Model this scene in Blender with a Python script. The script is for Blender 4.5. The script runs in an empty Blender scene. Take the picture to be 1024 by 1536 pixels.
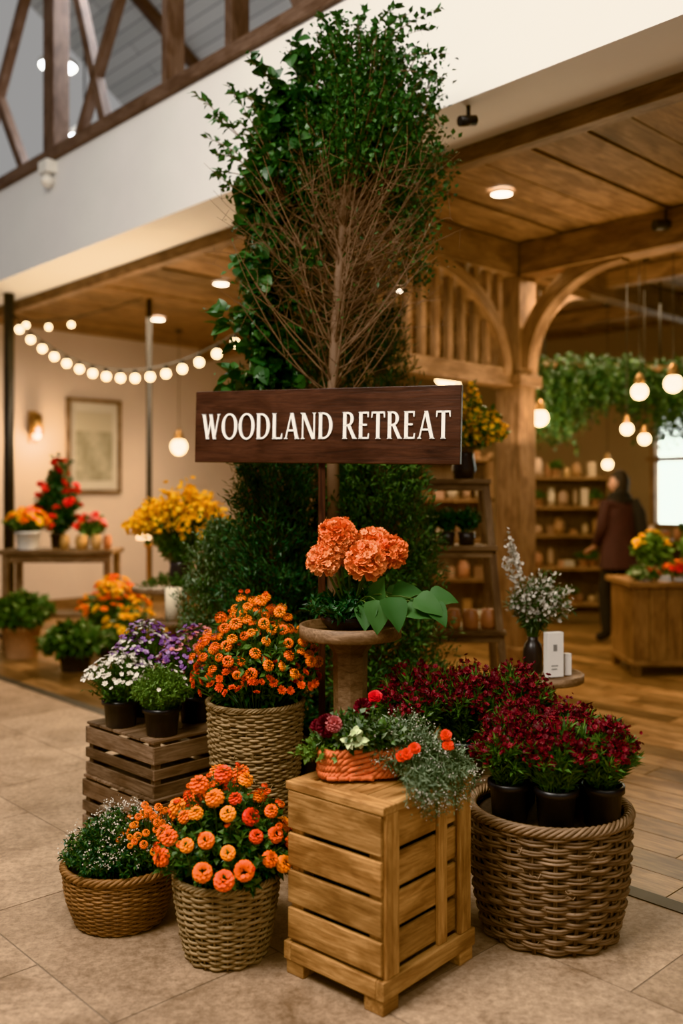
import bpy, math, random
import numpy as np
from mathutils import Vector
rng=np.random.default_rng(7); random.seed(7)
pi=math.pi
EN=np.array([.7258,.6879,0]);ET=np.array([-.6879,.7258,0]);EZ=np.array([0,0,1.])
ANT=np.array([EN,ET,EZ]); AX=np.eye(3)
def NT(n,t,z=0): return EN*n+ET*t+EZ*z
def U(a,b,n=None): return rng.uniform(a,b,n)
def nrm(v):
    v=np.asarray(v,float); return v/np.maximum(np.linalg.norm(v,axis=-1,keepdims=True),1e-9)
S=bpy.context.scene
# ---------------------------------------------------------------- materials
MATS={}
def newmat(name):
    m=bpy.data.materials.new(name); m.use_nodes=True
    nt=m.node_tree; b=nt.nodes['Principled BSDF']; MATS[name]=m
    return m,nt,b
def attr(nt,n):
    a=nt.nodes.new('ShaderNodeAttribute'); a.attribute_name=n; return a
def ramp(nt,cols,pos=None):
    r=nt.nodes.new('ShaderNodeValToRGB'); e=r.color_ramp.elements
    n=len(cols)
    for i in range(n-2): e.new(.5)
    for i,c in enumerate(cols):
        e[i].position=(pos[i] if pos else i/(n-1)); e[i].color=(*c,1)
    return r
def mul(nt,a,b,fac=1.0,mode='MULTIPLY'):
    m=nt.nodes.new('ShaderNodeMix'); m.data_type='RGBA'; m.blend_type=mode; m.inputs[0].default_value=fac
    nt.links.new(a,m.inputs[6]); nt.links.new(b,m.inputs[7]); return m.outputs[2]
def noise(nt,scale,detail=4,vec=None,rough=.6,dist=0):
    n=nt.nodes.new('ShaderNodeTexNoise'); n.inputs['Scale'].default_value=scale; n.inputs['Detail'].default_value=detail
    n.inputs['Roughness'].default_value=rough; n.inputs['Distortion'].default_value=dist
    if vec is not None: nt.links.new(vec,n.inputs['Vector'])
    return n
def bump(nt,b,h,st=.3,d=.01):
    bp=nt.nodes.new('ShaderNodeBump'); bp.inputs['Strength'].default_value=st; bp.inputs['Distance'].default_value=d
    nt.links.new(h,bp.inputs['Height']); nt.links.new(bp.outputs[0],b.inputs['Normal'])
def mapping(nt,vec,sc=(1,1,1),rot=(0,0,0)):
    m=nt.nodes.new('ShaderNodeMapping'); m.inputs['Scale'].default_value=sc; m.inputs['Rotation'].default_value=rot
    nt.links.new(vec,m.inputs['Vector']); return m.outputs[0]
def M_plain(name,col,rough=.6,metal=0,emit=0,ecol=None,nz=.15,nscale=8):
    m,nt,b=newmat(name)
    g=attr(nt,'gc'); n=noise(nt,nscale,5,g.outputs['Vector'])
    r=ramp(nt,[tuple(c*(1-nz) for c in col),tuple(min(1,c*(1+nz)) for c in col)],[.3,.7])
    nt.links.new(n.outputs['Fac'],r.inputs[0]); nt.links.new(r.outputs[0],b.inputs['Base Color'])
    b.inputs['Roughness'].default_value=rough; b.inputs['Metallic'].default_value=metal
    if emit:
        b.inputs['Emission Color'].default_value=(*(ecol or col),1); b.inputs['Emission Strength'].default_value=emit
    return m
def M_var(name,cols,rough=.5,center=None,spec=.4,trans=0,fiber=False):
    m,nt,b=newmat(name)
    a=attr(nt,'var'); r=ramp(nt,cols); nt.links.new(a.outputs['Fac'],r.inputs[0])
    out=r.outputs[0]
    if center is not None:
        g=attr(nt,'gc'); l=nt.nodes.new('ShaderNodeVectorMath'); l.operation='LENGTH'
        nt.links.new(g.outputs['Vector'],l.inputs[0])
        r2=ramp(nt,[(center,center*.8,center*.7),(1,1,1)],[.1,.8]); nt.links.new(l.outputs['Value'],r2.inputs[0])  # petal shading painted into the colour: darker toward the bloom centre
        out=mul(nt,out,r2.outputs[0])
    if fiber:
        g=attr(nt,'gc');v=mapping(nt,g.outputs['Vector'],(25,260,260));n=noise(nt,1,4,v,.6)
        r2=ramp(nt,[(.45,.42,.38),(1.1,1.1,1.1)],[.35,.62]);nt.links.new(n.outputs['Fac'],r2.inputs[0]);out=mul(nt,out,r2.outputs[0],.9)
        bump(nt,b,n.outputs['Fac'],.5,.002)
    nt.links.new(out,b.inputs['Base Color']); b.inputs['Roughness'].default_value=rough
    b.inputs['Specular IOR Level'].default_value=spec
    if trans:
        t=nt.nodes.new('ShaderNodeBsdfTranslucent'); nt.links.new(out,t.inputs[0])
        mx=nt.nodes.new('ShaderNodeMixShader'); mx.inputs[0].default_value=trans
        nt.links.new(b.outputs[0],mx.inputs[1]); nt.links.new(t.outputs[0],mx.inputs[2])
        nt.links.new(mx.outputs[0],nt.nodes['Material Output'].inputs[0])
    return m
def M_wood(name,c0,c1,rough=.55,sc=(1.6,16,16),vr=.35,bst=.35,knot=.8):
    m,nt,b=newmat(name)
    g=attr(nt,'gc'); v=mapping(nt,g.outputs['Vector'],sc)
    n=noise(nt,3.0,8,v,.65,1.2)
    r=ramp(nt,[c0,c1],[.3,.72]); nt.links.new(n.outputs['Fac'],r.inputs[0])
    a=attr(nt,'var'); r2=ramp(nt,[(1-vr,)*3,(1+vr*.2,)*3]); nt.links.new(a.outputs['Fac'],r2.inputs[0])
    o=mul(nt,r.outputs[0],r2.outputs[0])
    v2=mapping(nt,g.outputs['Vector'],(1,2.2,2.2))
    n2=noise(nt,4,4,v2,.55,.6); r3=ramp(nt,[(.50,.43,.37),(1,1,1)],[.37,.56]); nt.links.new(n2.outputs['Fac'],r3.inputs[0])
    o=mul(nt,o,r3.outputs[0],knot)
    v4=mapping(nt,g.outputs['Vector'],(6,90,90)); n4=noise(nt,1.5,5,v4,.7,.2); r4=ramp(nt,[(.72,.68,.64),(1.05,1.05,1.05)],[.38,.55]); nt.links.new(n4.outputs['Fac'],r4.inputs[0])
    o=mul(nt,o,r4.outputs[0],.8)
    nt.links.new(o,b.inputs['Base Color']); b.inputs['Roughness'].default_value=rough
    b.inputs['Specular IOR Level'].default_value=.35
    bump(nt,b,n.outputs['Fac'],bst,.004)
    return m
M_wood('pine_crate_wood',(.30,.14,.05),(.68,.40,.175),.6,vr=.3,knot=.95)
M_wood('weathered_wood',(.095,.058,.037),(.33,.22,.145),.75,vr=.5)
M_wood('sign_walnut',(.024,.011,.008),(.085,.036,.023),.4,vr=.1,sc=(1.2,12,12))
M_wood('oak_timber',(.13,.070,.035),(.35,.205,.11),.6,vr=.3,sc=(.9,8,8))
M_wood('ceiling_plank_wood',(.10,.050,.025),(.31,.178,.09),.65,vr=.5,sc=(.5,6,6))
M_wood('floor_plank_wood',(.14,.070,.032),(.46,.27,.13),.35,vr=.65,sc=(.9,9,9),bst=.2)
M_wood('mezzanine_frame_wood',(.12,.075,.055),(.24,.155,.11),.5,vr=.3)
M_wood('table_wood',(.12,.070,.042),(.34,.22,.135),.55,vr=.3)
M_wood('counter_wood',(.15,.075,.034),(.34,.19,.085),.5,vr=.4)
M_plain('white_plaster',(.74,.73,.71),.8,nz=.03,nscale=1.5)
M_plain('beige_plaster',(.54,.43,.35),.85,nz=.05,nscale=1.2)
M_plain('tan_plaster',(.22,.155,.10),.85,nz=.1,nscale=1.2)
M_plain('gap_black',(.015,.012,.01),.9)
M_plain('grout',(.19,.14,.10),.95)
M_plain('black_plastic',(.018,.018,.02),.38,nz=.1)
M_plain('dark_metal',(.03,.028,.027),.45,metal=.6)
M_plain('threshold_metal',(.05,.045,.04),.5,metal=.5)
M_plain('soil',(.03,.02,.013),.95,nz=.5,nscale=60)
M_plain('liner_fabric',(.03,.019,.012),.95)
M_plain('dark_ceramic',(.03,.025,.024),.3)
M_plain('white_ceramic',(.72,.69,.63),.4,nz=.04)
M_plain('terracotta',(.45,.25,.14),.8,nz=.15,nscale=10)
M_plain('terracotta_jar',(.36,.15,.07),.4,nz=.2)
M_plain('paper_white',(.75,.71,.66),.7,nz=.03)
M_plain('picture_mat',(.42,.37,.3),.7,nz=.03)
M_plain('ink_grey',(.25,.23,.21),.8)
M_plain('letter_white',(.9,.88,.84),.5,nz=.02)
M_plain('candle_wax',(.8,.7,.52),.5,nz=.03)
M_plain('coral_yarn',(.66,.18,.075),.85,nz=.3,nscale=50)
M_plain('bulb_glow',(1,.8,.5),.3,emit=9,ecol=(1,.78,.46))
M_plain('downlight_glow',(1,.9,.75),.3,emit=18,ecol=(1,.88,.7))
M_plain('lampshade_glow',(1,.8,.5),.3,emit=4,ecol=(1,.7,.4))
M_plain('daylight_glow',(.9,1,.95),.3,emit=2.4,ecol=(.88,1,.93))
M_plain('cool_lamp_glow',(1,1,1),.3,emit=8,ecol=(.95,.98,1))
M_plain('brass',(.35,.2,.08),.35,metal=.8)
M_plain('skin',(.55,.32,.22),.5,nz=.05)
M_plain('hair_dark',(.018,.012,.01),.6,nz=.3,nscale=60)
M_plain('coat_maroon',(.032,.013,.015),.85,nz=.2)
M_plain('cloth_black',(.010,.010,.012),.85)
M_var('picture_print',[(.2,.17,.11),(.27,.24,.17),(.40,.34,.25)],.6)
M_var('goods_mix',[(.4,.31,.21),(.34,.12,.05),(.48,.4,.29),(.18,.09,.05),(.42,.24,.09),(.36,.32,.25)],.5)
M_var('wicker_brown',[(.10,.058,.034),(.21,.135,.082),(.33,.22,.14)],.65,fiber=True)
M_var('wicker_honey',[(.17,.08,.03),(.34,.175,.07)],.6,fiber=True)
M_var('wicker_natural',[(.24,.155,.08),(.46,.33,.19)],.75,fiber=True)
M_var('seagrass',[(.14,.09,.045),(.31,.21,.115),(.40,.29,.17)],.85,fiber=True)
M_var('stem_green',[(.05,.085,.02),(.09,.14,.035)],.6)
M_var('twig_brown',[(.075,.045,.03),(.20,.125,.08)],.8)
M_var('leaf_tree',[(.013,.038,.014),(.028,.075,.023),(.065,.14,.045)],.42,trans=.15)
M_var('leaf_dark',[(.010,.031,.015),(.020,.055,.024),(.036,.088,.033)],.45)
M_var('leaf_conifer',[(.013,.032,.017),(.029,.062,.029),(.058,.106,.045)],.6)
M_var('leaf_mid',[(.028,.058,.016),(.05,.10,.025),(.09,.165,.045)],.5,trans=.15)
M_var('leaf_light',[(.06,.11,.03),(.12,.20,.05),(.19,.29,.085)],.5,trans=.2)
M_var('leaf_grey',[(.06,.09,.052),(.13,.17,.105),(.2,.245,.155)],.6)
M_var('leaf_broad',[(.035,.085,.03),(.065,.135,.05)],.6,trans=.05,spec=.2)
M_var('petal_orange',[(.70,.06,.003),(.85,.13,.004),(.92,.19,.005),(.97,.27,.008)],.55,center=.7,trans=.12)
M_var('petal_ranunculus',[(.70,.035,.006),(.85,.09,.004),(.92,.14,.004),(.95,.20,.006),(1,.36,.015)],.5,center=.6,trans=.12)
M_var('petal_coral',[(.84,.22,.08),(.92,.34,.14),(.97,.46,.24)],.6,center=.7,trans=.2)
M_var('petal_burgundy',[(.04,.004,.007),(.11,.008,.014),(.20,.014,.022)],.6)
M_var('petal_yellow',[(.83,.37,.01),(.9,.48,.02),(.92,.60,.06)],.6,trans=.2)
M_var('petal_white',[(.6,.55,.47),(.82,.77,.69)],.6,trans=.2)
M_var('petal_purple',[(.15,.06,.22),(.27,.14,.34),(.42,.28,.47)],.6,trans=.15)
M_var('petal_red',[(.5,.01,.015),(.70,.035,.025)],.55)
M_var('petal_pink',[(.62,.22,.22),(.8,.42,.38)],.55,trans=.2)
M_var('petal_cream',[(.38,.45,.24),(.6,.63,.4)],.55)
def floor_mats():
    m,nt,b=newmat('stone_tile')
    g=nt.nodes.new('ShaderNodeNewGeometry');a=attr(nt,'var')
    base=ramp(nt,[(.34,.245,.17),(.40,.295,.21),(.46,.345,.25)]);nt.links.new(a.outputs['Fac'],base.inputs[0])
    n=noise(nt,3.2,10,g.outputs['Position'],.75,.5); r=ramp(nt,[(.52,.46,.40),(.9,.87,.84),(1.12,1.1,1.07)],[.33,.5,.68]); nt.links.new(n.outputs['Fac'],r.inputs[0])
    o=mul(nt,base.outputs[0],r.outputs[0],.95)
    n3=noise(nt,38,6,g.outputs['Position'],.8); r3=ramp(nt,[(.6,.56,.52),(1.1,1.1,1.1)],[.36,.6]); nt.links.new(n3.outputs['Fac'],r3.inputs[0])
    o=mul(nt,o,r3.outputs[0],.9)
    nt.links.new(o,b.inputs['Base Color']); b.inputs['Roughness'].default_value=.5; b.inputs['Specular IOR Level'].default_value=.3
    bump(nt,b,n3.outputs['Fac'],.4,.004)
    m,nt,b=newmat('mezzanine_boards')
    g=attr(nt,'gc'); w=nt.nodes.new('ShaderNodeTexBrick'); nt.links.new(g.outputs['Vector'],w.inputs['Vector'])
    w.inputs['Scale'].default_value=1; w.inputs['Brick Width'].default_value=6; w.inputs['Row Height'].default_value=.16; w.inputs['Mortar Size'].default_value=.008
    w.inputs['Color1'].default_value=(.55,.56,.55,1); w.inputs['Color2'].default_value=(.66,.66,.65,1); w.inputs['Mortar'].default_value=(.3,.3,.31,1)
    nt.links.new(w.outputs['Color'],b.inputs['Base Color']); b.inputs['Roughness'].default_value=.6
floor_mats()
# ---------------------------------------------------------------- mesh builder
class MB:
    def __init__(s): s.V=[];s.F=[];s.vr=[];s.gc=[];s.n=0;s.mats=[]
    def mi(s,m):
        if m not in s.mats: s.mats.append(m)
        return s.mats.index(m)
    def add(s,V,F,mat,var=None,gc=None,smooth=False):
        V=np.asarray(V,float).reshape(-1,3)
        if var is None: var=rng.random()
        s.V.append(V); s.vr.append(np.broadcast_to(np.asarray(var,float),(len(V),)))
        s.gc.append(np.asarray(V if gc is None else gc,float).reshape(-1,3))
        i=s.mi(mat)
        if isinstance(F,np.ndarray): s.F.append((F+s.n,i,smooth))
        else:
            d={}
            for f in F: d.setdefault(len(f),[]).append(f)
            for f in d.values(): s.F.append((np.array(f)+s.n,i,smooth))
        s.n+=len(V)
    def box(s,o,ax,lo,hi,mat,var=None,taper=None):
        lo=np.array(lo,float);hi=np.array(hi,float)
        c=np.array([[ (hi if (k>>j)&1 else lo)[j] for j in range(3)] for k in range(8)])
        V=np.asarray(o,float)+c@ax
        order=np.argsort(-(hi-lo)); g=(c-lo)[:,order]+rng.random(3)*20
        F=np.array([[0,2,3,1],[4,5,7,6],[0,1,5,4],[2,6,7,3],[0,4,6,2],[1,3,7,5]])
        s.add(V,F,mat,var,g)
    def beam(s,a,b,w,h,mat,up=(0,0,1),var=None):
        a=np.array(a,float);b=np.array(b,float);L=np.linalg.norm(b-a);x=(b-a)/L
        up=np.array(up,float)
        if abs(x@up)>.98: up=np.array([0,1.,0])
        y=nrm(np.cross(up,x)); z=np.cross(x,y)
        s.box(a,np.array([x,y,z]),(0,-w/2,-h/2),(L,w/2,h/2),mat,var)
    def tube(s,P,r,mat,seg=6,closed=False,var=None,ref=None,cap=True):
        P=np.asarray(P,float);n=len(P); r=np.broadcast_to(np.asarray(r,float),(n,))
        T=np.gradient(P,axis=0) if not closed else np.roll(P,-1,0)-np.roll(P,1,0)
        T=nrm(T)
        if ref is None:
            m=np.abs(T).mean(0); ref=np.eye(3)[np.argmin(m)]
        A=nrm(np.cross(T,ref));B=np.cross(T,A)
        th=np.arange(seg)*2*pi/seg
        V=P[:,None]+r[:,None,None]*(A[:,None]*np.cos(th)[None,:,None]+B[:,None]*np.sin(th)[None,:,None])
        L=np.concatenate([[0],np.cumsum(np.linalg.norm(np.diff(P,axis=0),axis=1))])
        g=np.zeros((n,seg,3));g[...,0]=L[:,None];g[...,1]=(r[:,None]*np.cos(th));g[...,2]=(r[:,None]*np.sin(th)); g+=rng.random(3)*10
        m=n if closed else n-1
        i=np.arange(m)[:,None];j=np.arange(seg)[None];i2=(i+1)%n;j2=(j+1)%seg
        F=np.stack([i*seg+j,i*seg+j2,i2*seg+j2,i2*seg+j],-1).reshape(-1,4)
        V=V.reshape(-1,3)
        s.add(V,F,mat,var,g.reshape(-1,3),True)
        if cap and not closed:
            s.F.append((np.array([list(range(seg))[::-1]])+s.n-n*seg,s.mi(mat),False))
            s.F.append((np.array([list(range((n-1)*seg,n*seg))])+s.n-n*seg,s.mi(mat),False))
    def lathe(s,c,prof,mat,seg=28,var=None,smooth=True,sx=1,sy=1):
        prof=np.asarray(prof,float);n=len(prof);th=np.arange(seg)*2*pi/seg
        V=np.zeros((n,seg,3));V[...,0]=prof[:,0:1]*np.cos(th)*sx;V[...,1]=prof[:,0:1]*np.sin(th)*sy;V[...,2]=prof[:,1:2]
        i=np.arange(n-1)[:,None];j=np.arange(seg)[None];j2=(j+1)%seg
        F=np.stack([i*seg+j,i*seg+j2,(i+1)*seg+j2,(i+1)*seg+j],-1).reshape(-1,4)
        g=V.reshape(-1,3)+rng.random(3)*5
        s.add(V.reshape(-1,3)+np.asarray(c,float),F,mat,var,g,smooth)
    def inst(s,T,pos,R,sc,mat,var=None,smooth=False):
        TV,TF=T;pos=np.asarray(pos,float);N=len(pos)
        if N==0:return
        sc=np.broadcast_to(np.asarray(sc,float),(N,)) 
        V=np.einsum('nij,kj->nki',R,TV)*sc[:,None,None]+pos[:,None]
        k=len(TV)
        if var is None: var=rng.random(N)
        F=(TF[None]+(np.arange(N)*k)[:,None,None]).reshape(-1,TF.shape[1])
        s.add(V.reshape(-1,3),F,mat,np.repeat(var,k),np.tile(TV,(N,1)),smooth)
    def build(s,name,parent=None,bevel=0,origin=None):
        V=np.concatenate(s.V)
        if origin is None:
            a=V.min(0);b=V.max(0);origin=np.array([(a[0]+b[0])/2,(a[1]+b[1])/2,a[2]])
        V=V-origin
        me=bpy.data.meshes.new(name)
        me.vertices.add(len(V));me.vertices.foreach_set('co',V.astype(np.float32).ravel())
        li=np.concatenate([f.ravel() for f,_,_ in s.F]);cnt=np.concatenate([np.full(len(f),f.shape[1]) for f,_,_ in s.F])
        me.loops.add(len(li));me.loops.foreach_set('vertex_index',li.astype(np.int32))
        st=np.concatenate([[0],np.cumsum(cnt)[:-1]])
        me.polygons.add(len(cnt));me.polygons.foreach_set('loop_start',st.astype(np.int32))
        try: me.polygons.foreach_set('loop_total',cnt.astype(np.int32))
        except Exception: pass
        me.polygons.foreach_set('material_index',np.concatenate([np.full(len(f),m) for f,m,_ in s.F]).astype(np.int32))
        me.polygons.foreach_set('use_smooth',np.concatenate([np.full(len(f),sm) for f,_,sm in s.F]))
        a=me.attributes.new('var','FLOAT','POINT');a.data.foreach_set('value',np.concatenate(s.vr).astype(np.float32))
        a=me.attributes.new('gc','FLOAT_VECTOR','POINT');a.data.foreach_set('vector',np.concatenate(s.gc).astype(np.float32).ravel())
        me.update(calc_edges=True)
        for m in s.mats: me.materials.append(MATS[m])
        ob=bpy.data.objects.new(name,me);S.collection.objects.link(ob)
        ob.location=origin
        if parent is not None:
            ob.parent=parent; ob.location=Vector(origin)-parent.location
        if bevel:
            md=ob.modifiers.new('bevel','BEVEL');md.width=bevel;md.segments=2;md.limit_method='ANGLE';md.angle_limit=math.radians(50)
        return ob
def empty(name,loc):
    e=bpy.data.objects.new(name,None);e.location=loc;e.empty_display_size=.1;S.collection.objects.link(e);return e
# ---------------------------------------------------------------- templates
def frameY(d,up=None):
    d=nrm(d)
    if up is None: up=nrm(rng.normal(size=d.shape)*.5+np.array([0,0,1]))
    X=nrm(np.cross(d,up));Z=np.cross(X,d)
    return np.stack([X,d,Z],-1)
def frameZ(d):
    d=nrm(d);r=rng.normal(size=d.shape);X=nrm(np.cross(r,d));Y=np.cross(d,X)
    return np.stack([X,Y,d],-1)
def leafT(w=.22,h=.05,dr=-.1):
    V=np.array([[0,0,0],[-w,.42,h],[0,.48,0],[w,.42,h],[0,1,dr]],float)
    return V,np.array([[0,2,4,1],[0,3,4,2]])
def gridleaf(w=.35,cup=.1,droop=.25,nr=6,shape=1.0,wav=0.0,nc=5,pw=.75):
    V=[];
    for i in range(nr+1):
        t=i/nr; ww=w*(math.sin(pi*min(1,t**pw))**.8)*shape if 0<t<1 else .004
        if i==nr: ww=.004
        for j in range(nc):
            x=(j/(nc-1)*2-1)
            V.append([x*ww,t,cup*abs(x)*ww/w-droop*t*t+wav*math.sin(t*14+x*3)*abs(x)])
    F=[[i*nc+j,i*nc+j+1,(i+1)*nc+j+1,(i+1)*nc+j] for i in range(nr) for j in range(nc-1)]
    return np.array(V),np.array(F)
def petal(l,w,cup,curl):
    V=[]
    for i in range(4):
        t=i/3; ww=w*[.25,.85,1,.5][i]
        for x in(-1,0,1):
            V.append([x*ww,t*l,cup*(abs(x))*ww+curl*t*t])
    F=[[i*3+j,i*3+j+1,(i+1)*3+j+1,(i+1)*3+j] for i in range(3) for j in range(2)]
    return np.array(V,float),F
def flowerT(rings):
    VV=[];FF=[];n=0
    for k,(cnt,tilt,l,w,cup,curl,r0,z0) in enumerate(rings):
        for i in range(cnt):
            a=2*pi*i/cnt+k*.7+random.uniform(-.15,.15);tl=math.radians(tilt+random.uniform(-6,6))
            V,F=petal(l*random.uniform(.92,1.08),w,cup,curl)
            V=V.copy();y=V[:,1]*math.sin(tl)-V[:,2]*math.cos(tl)+r0; z=V[:,1]*math.cos(tl)+V[:,2]*math.sin(tl)+z0
            V=np.stack([V[:,0],y,z],1);c,s_=math.cos(a),math.sin(a)
            V=np.stack([V[:,0]*c-V[:,1]*s_,V[:,0]*s_+V[:,1]*c,V[:,2]],1)
            VV.append(V);FF+=[[q+n for q in f] for f in F];n+=len(V)
    return np.concatenate(VV),np.array(FF)
RAN=flowerT([(4,10,.62,.34,.2,-.32,.0,.05),(6,22,.74,.4,.3,-.3,.05,.0),(8,38,.85,.44,.3,-.22,.08,-.03),(9,56,.95,.46,.3,-.15,.1,-.07),(9,78,1.0,.46,.25,.0,.1,-.12)])
MUM=flowerT([(5,12,.45,.16,.2,-.15,.02,.1),(8,32,.62,.17,.2,-.1,.04,.05),(11,55,.82,.18,.2,-.05,.05,.02),(13,78,1.,.19,.2,.05,.05,0)])
DAISY=flowerT([(7,72,1,.3,.1,.05,.05,0),(4,20,.35,.2,.2,-.1,0,.05)])
def pomT(n=150,l=.55,w=.2,rad=.52,cov=1.65,jit=.25):
    VV=[];FF=[];k=0
    for i in range(n):
        f=(i+.5)/n; ph=math.acos(1-cov*f);th=i*2.39996
        d=np.array([math.sin(ph)*math.cos(th),math.sin(ph)*math.sin(th),math.cos(ph)])
        V,F=petal(l,w,.25,random.uniform(-.15,.15))
        R=frameY(nrm(d+rng.normal(size=3)*jit)[None])[0]
        V=V@R.T+d*rad
        VV.append(V);FF+=[[q+k for q in f2] for f2 in F];k+=len(V)
    return np.concatenate(VV),np.array(FF)
POM=pomT()
def buttonT(n=46,cov=1.25,pl=.42,pw=.2,rad=(.62,.62,.45),lift=.6,curl=-.1):
    VV=[];FF=[];k=0
    for i in range(n):
        f=(i+.5)/n;ph=math.acos(1-cov*f);th=i*2.39996
        d=np.array([math.sin(ph)*math.cos(th),math.sin(ph)*math.sin(th),math.cos(ph)])
        tang=np.array([math.cos(ph)*math.cos(th),math.cos(ph)*math.sin(th),-math.sin(ph)])
        V,F=petal(pl*(.6+.4*f),pw*(.6+.4*f),.12,curl)
        R=frameY((tang*(.25+.6*f)+d*lift)[None],d[None])[0]
        V=V@R.T+d*np.array(rad)
        VV.append(V);FF+=[[q+k for q in f2] for f2 in F];k+=len(V)
    return np.concatenate(VV),np.array(FF)
BUT=buttonT()
RANB=buttonT(44,1.3,.62,.34,(.5,.5,.4),.75,-.12)
def clusT(n,pr=.25,w=.5):
    VV=[];FF=[];k=0
    for i in range(n):
        p=rng.normal(size=3)*.45
        for q in range(3):
            V=np.array([[-w*.5,0,0],[0,-w*.35,0],[w*.5,0,0],[0,w*.5,0]])*pr*2
            V=V@frameZ(rng.normal(size=(1,3)))[0].T+p
            VV.append(V);FF.append([k,k+1,k+2,k+3]);k+=4
    return np.concatenate(VV),np.array(FF)
DOT=clusT(3,.6)
LEAF=leafT(.2);LEAFR=leafT(.34,.06,-.15);NEEDLE=leafT(.085,.0,-.05);NARROW=leafT(.1,.02,-.2)
# ---------------------------------------------------------------- plant helpers
def dome(c,br,R,H,n,k=.55,lo=.75,ctrl=.6,sx=1,sy=1,minr=0):
    c=np.array(c,float);a=U(0,2*pi,n);rr=np.sqrt(U(minr,1,n))
    P0=c+np.stack([br*rr*np.cos(a)*sx,br*rr*np.sin(a)*sy,np.zeros(n)],1)
    hz=H*(1-k*rr**2)*U(lo,1.05,n)
    P2=c+np.stack([R*rr*np.cos(a)*sx,R*rr*np.sin(a)*sy,hz],1)
    P1=P0*.5+P2*.5; P1[:,:2]=P0[:,:2]*(1-.3)+P2[:,:2]*.3; P1[:,2]=c[2]+hz*ctrl
    return P0,P1,P2
def bez(P0,P1,P2,t):
    t=np.asarray(t);t=t[...,None]
    return (1-t)**2*P0+2*t*(1-t)*P1+t*t*P2
def bezT(P0,P1,P2,t):
    t=np.asarray(t)[...,None]; return nrm(2*(1-t)*(P1-P0)+2*t*(P2-P1))
def stems(mb,P0,P1,P2,r0,r1,mat,K=5,seg=3):
    N=len(P0);ts=np.linspace(0,1,K)
    C=bez(P0[:,None],P1[:,None],P2[:,None],np.broadcast_to(ts,(N,K)))
    T=bezT(P0[:,None],P1[:,None],P2[:,None],np.broadcast_to(ts,(N,K)))
    A=nrm(np.cross(T,np.array([.31,.9,.12])));B=np.cross(T,A);th=np.arange(seg)*2*pi/seg
    r=(r0+(r1-r0)*ts)
    V=C[:,:,None]+r[None,:,None,None]*(A[:,:,None]*np.cos(th)[:,None]+B[:,:,None]*np.sin(th)[:,None])
    base=(np.arange(N)*K*seg)[:,None,None];i=np.arange(K-1)[None,:,None];j=np.arange(seg)[None,None];j2=(j+1)%seg
    F=np.stack([base+i*seg+j,base+i*seg+j2,base+(i+1)*seg+j2,base+(i+1)*seg+j],-1).reshape(-1,4)
    mb.add(V.reshape(-1,3),F,mat,np.repeat(U(0,1,N),K*seg),None,True)
def leaves(mb,P0,P1,P2,K,T,size,mat,t0=.3,t1=1.,spread=1.,up=.15,fwd=.5,jit=.0,var=None,vlo=0,vhi=1):
    N=len(P0);t=U(t0,t1,(N,K))
    C=bez(P0[:,None],P1[:,None],P2[:,None],t).reshape(-1,3);D=bezT(P0[:,None],P1[:,None],P2[:,None],t).reshape(-1,3)
    if jit: C=C+rng.normal(size=C.shape)*jit
    R=nrm(rng.normal(size=D.shape))*spread
    d=nrm(D*fwd+R+np.array([0,0,up]))
    v=U(vlo,vhi,len(C))
    mb.inst(T,C,frameY(d),size*U(.65,1.2,len(C)),mat,v)
def blooms(mb,P,c,T,size,mat,out=1.,vlo=0,vhi=1,jit=.35,var=None,smooth=True):
    d=nrm((P-np.array(c))*out+np.array([0,0,.05]))+rng.normal(size=P.shape)*jit
    mb.inst(T,P,frameZ(d),size*U(.75,1.15,len(P)),mat,U(vlo,vhi,len(P)) if var is None else var,smooth)
def thin(P,dmin):
    out=[]
    for p in P:
        if all(np.linalg.norm(p-q)>dmin for q in out): out.append(p)
    return np.array(out)
def pot(mb,c,rt,rb,h,mat='black_plastic',lip=.006,soil=True):
    mb.lathe(c,[(.0005,.001),(rb,.0),(rb+.002,.004),(rt-.003,h*.84),(rt+lip,h*.84),(rt+lip,h),(rt-.004,h),(rt-.008,h*.8)],mat,28)
    if soil: mb.lathe(c,[(rt-.006,h*.84),(rt*.5,h*.88),(.0005,h*.9)],'soil',28)
# ---------------------------------------------------------------- ROOM
mb=MB();mb.box((0,0,0),ANT,(-4,-5,-.1),(3.2,12.5,-.002),'grout',.5)
TW,TH=.92,.61;r=0;n=3.17
while n>-4:
    t=-5-(r%2)*TW*.5
    while t<12.4:
        mb.box((0,0,0),ANT,(n-TH+.005,t+.0025,-.02),(n,t+TW-.0025,0),'stone_tile');t+=TW
    n-=TH;r+=1
mb.build('floor')
mb=MB();mb.box((0,0,0),ANT,(3.2,-5,-.1),(11.2,12.5,-.003),'gap_black',.5)
n=3.25
while n<11.1:
    t=-5-U(0,.8)
    while t<12.4:
        L=U(.6,1.15);mb.box((0,0,0),ANT,(n+.0025,t+.0025,-.02),(n+.19,t+L-.0025,0),'floor_plank_wood');t+=L
    n+=.1925
mb.build('floor_shop')
mb=MB();mb.box((0,0,0),ANT,(3.17,-5,-.02),(3.25,12.4,.004),'threshold_metal');mb.build('trim_threshold')
mb=MB();mb.box((0,0,0),ANT,(3.9,-5,3.6),(4.43,11.39,4.49),'white_plaster',.5)
mb.build('wall_fascia')
mb=MB();mb.box((0,0,0),ANT,(3.86,-5,4.49),(4.0,11.5,4.6),'mezzanine_frame_wood')
for t,w in((9.9,.16),(7.95,.2),(6.04,.08),(5.24,.08),(4.46,.2),(2.6,.1),(1.2,.2)):
    mb.box((0,0,0),ANT,(3.88,t-w/2,4.6),(4.04,t+w/2,7.4),'mezzanine_frame_wood')
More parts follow.
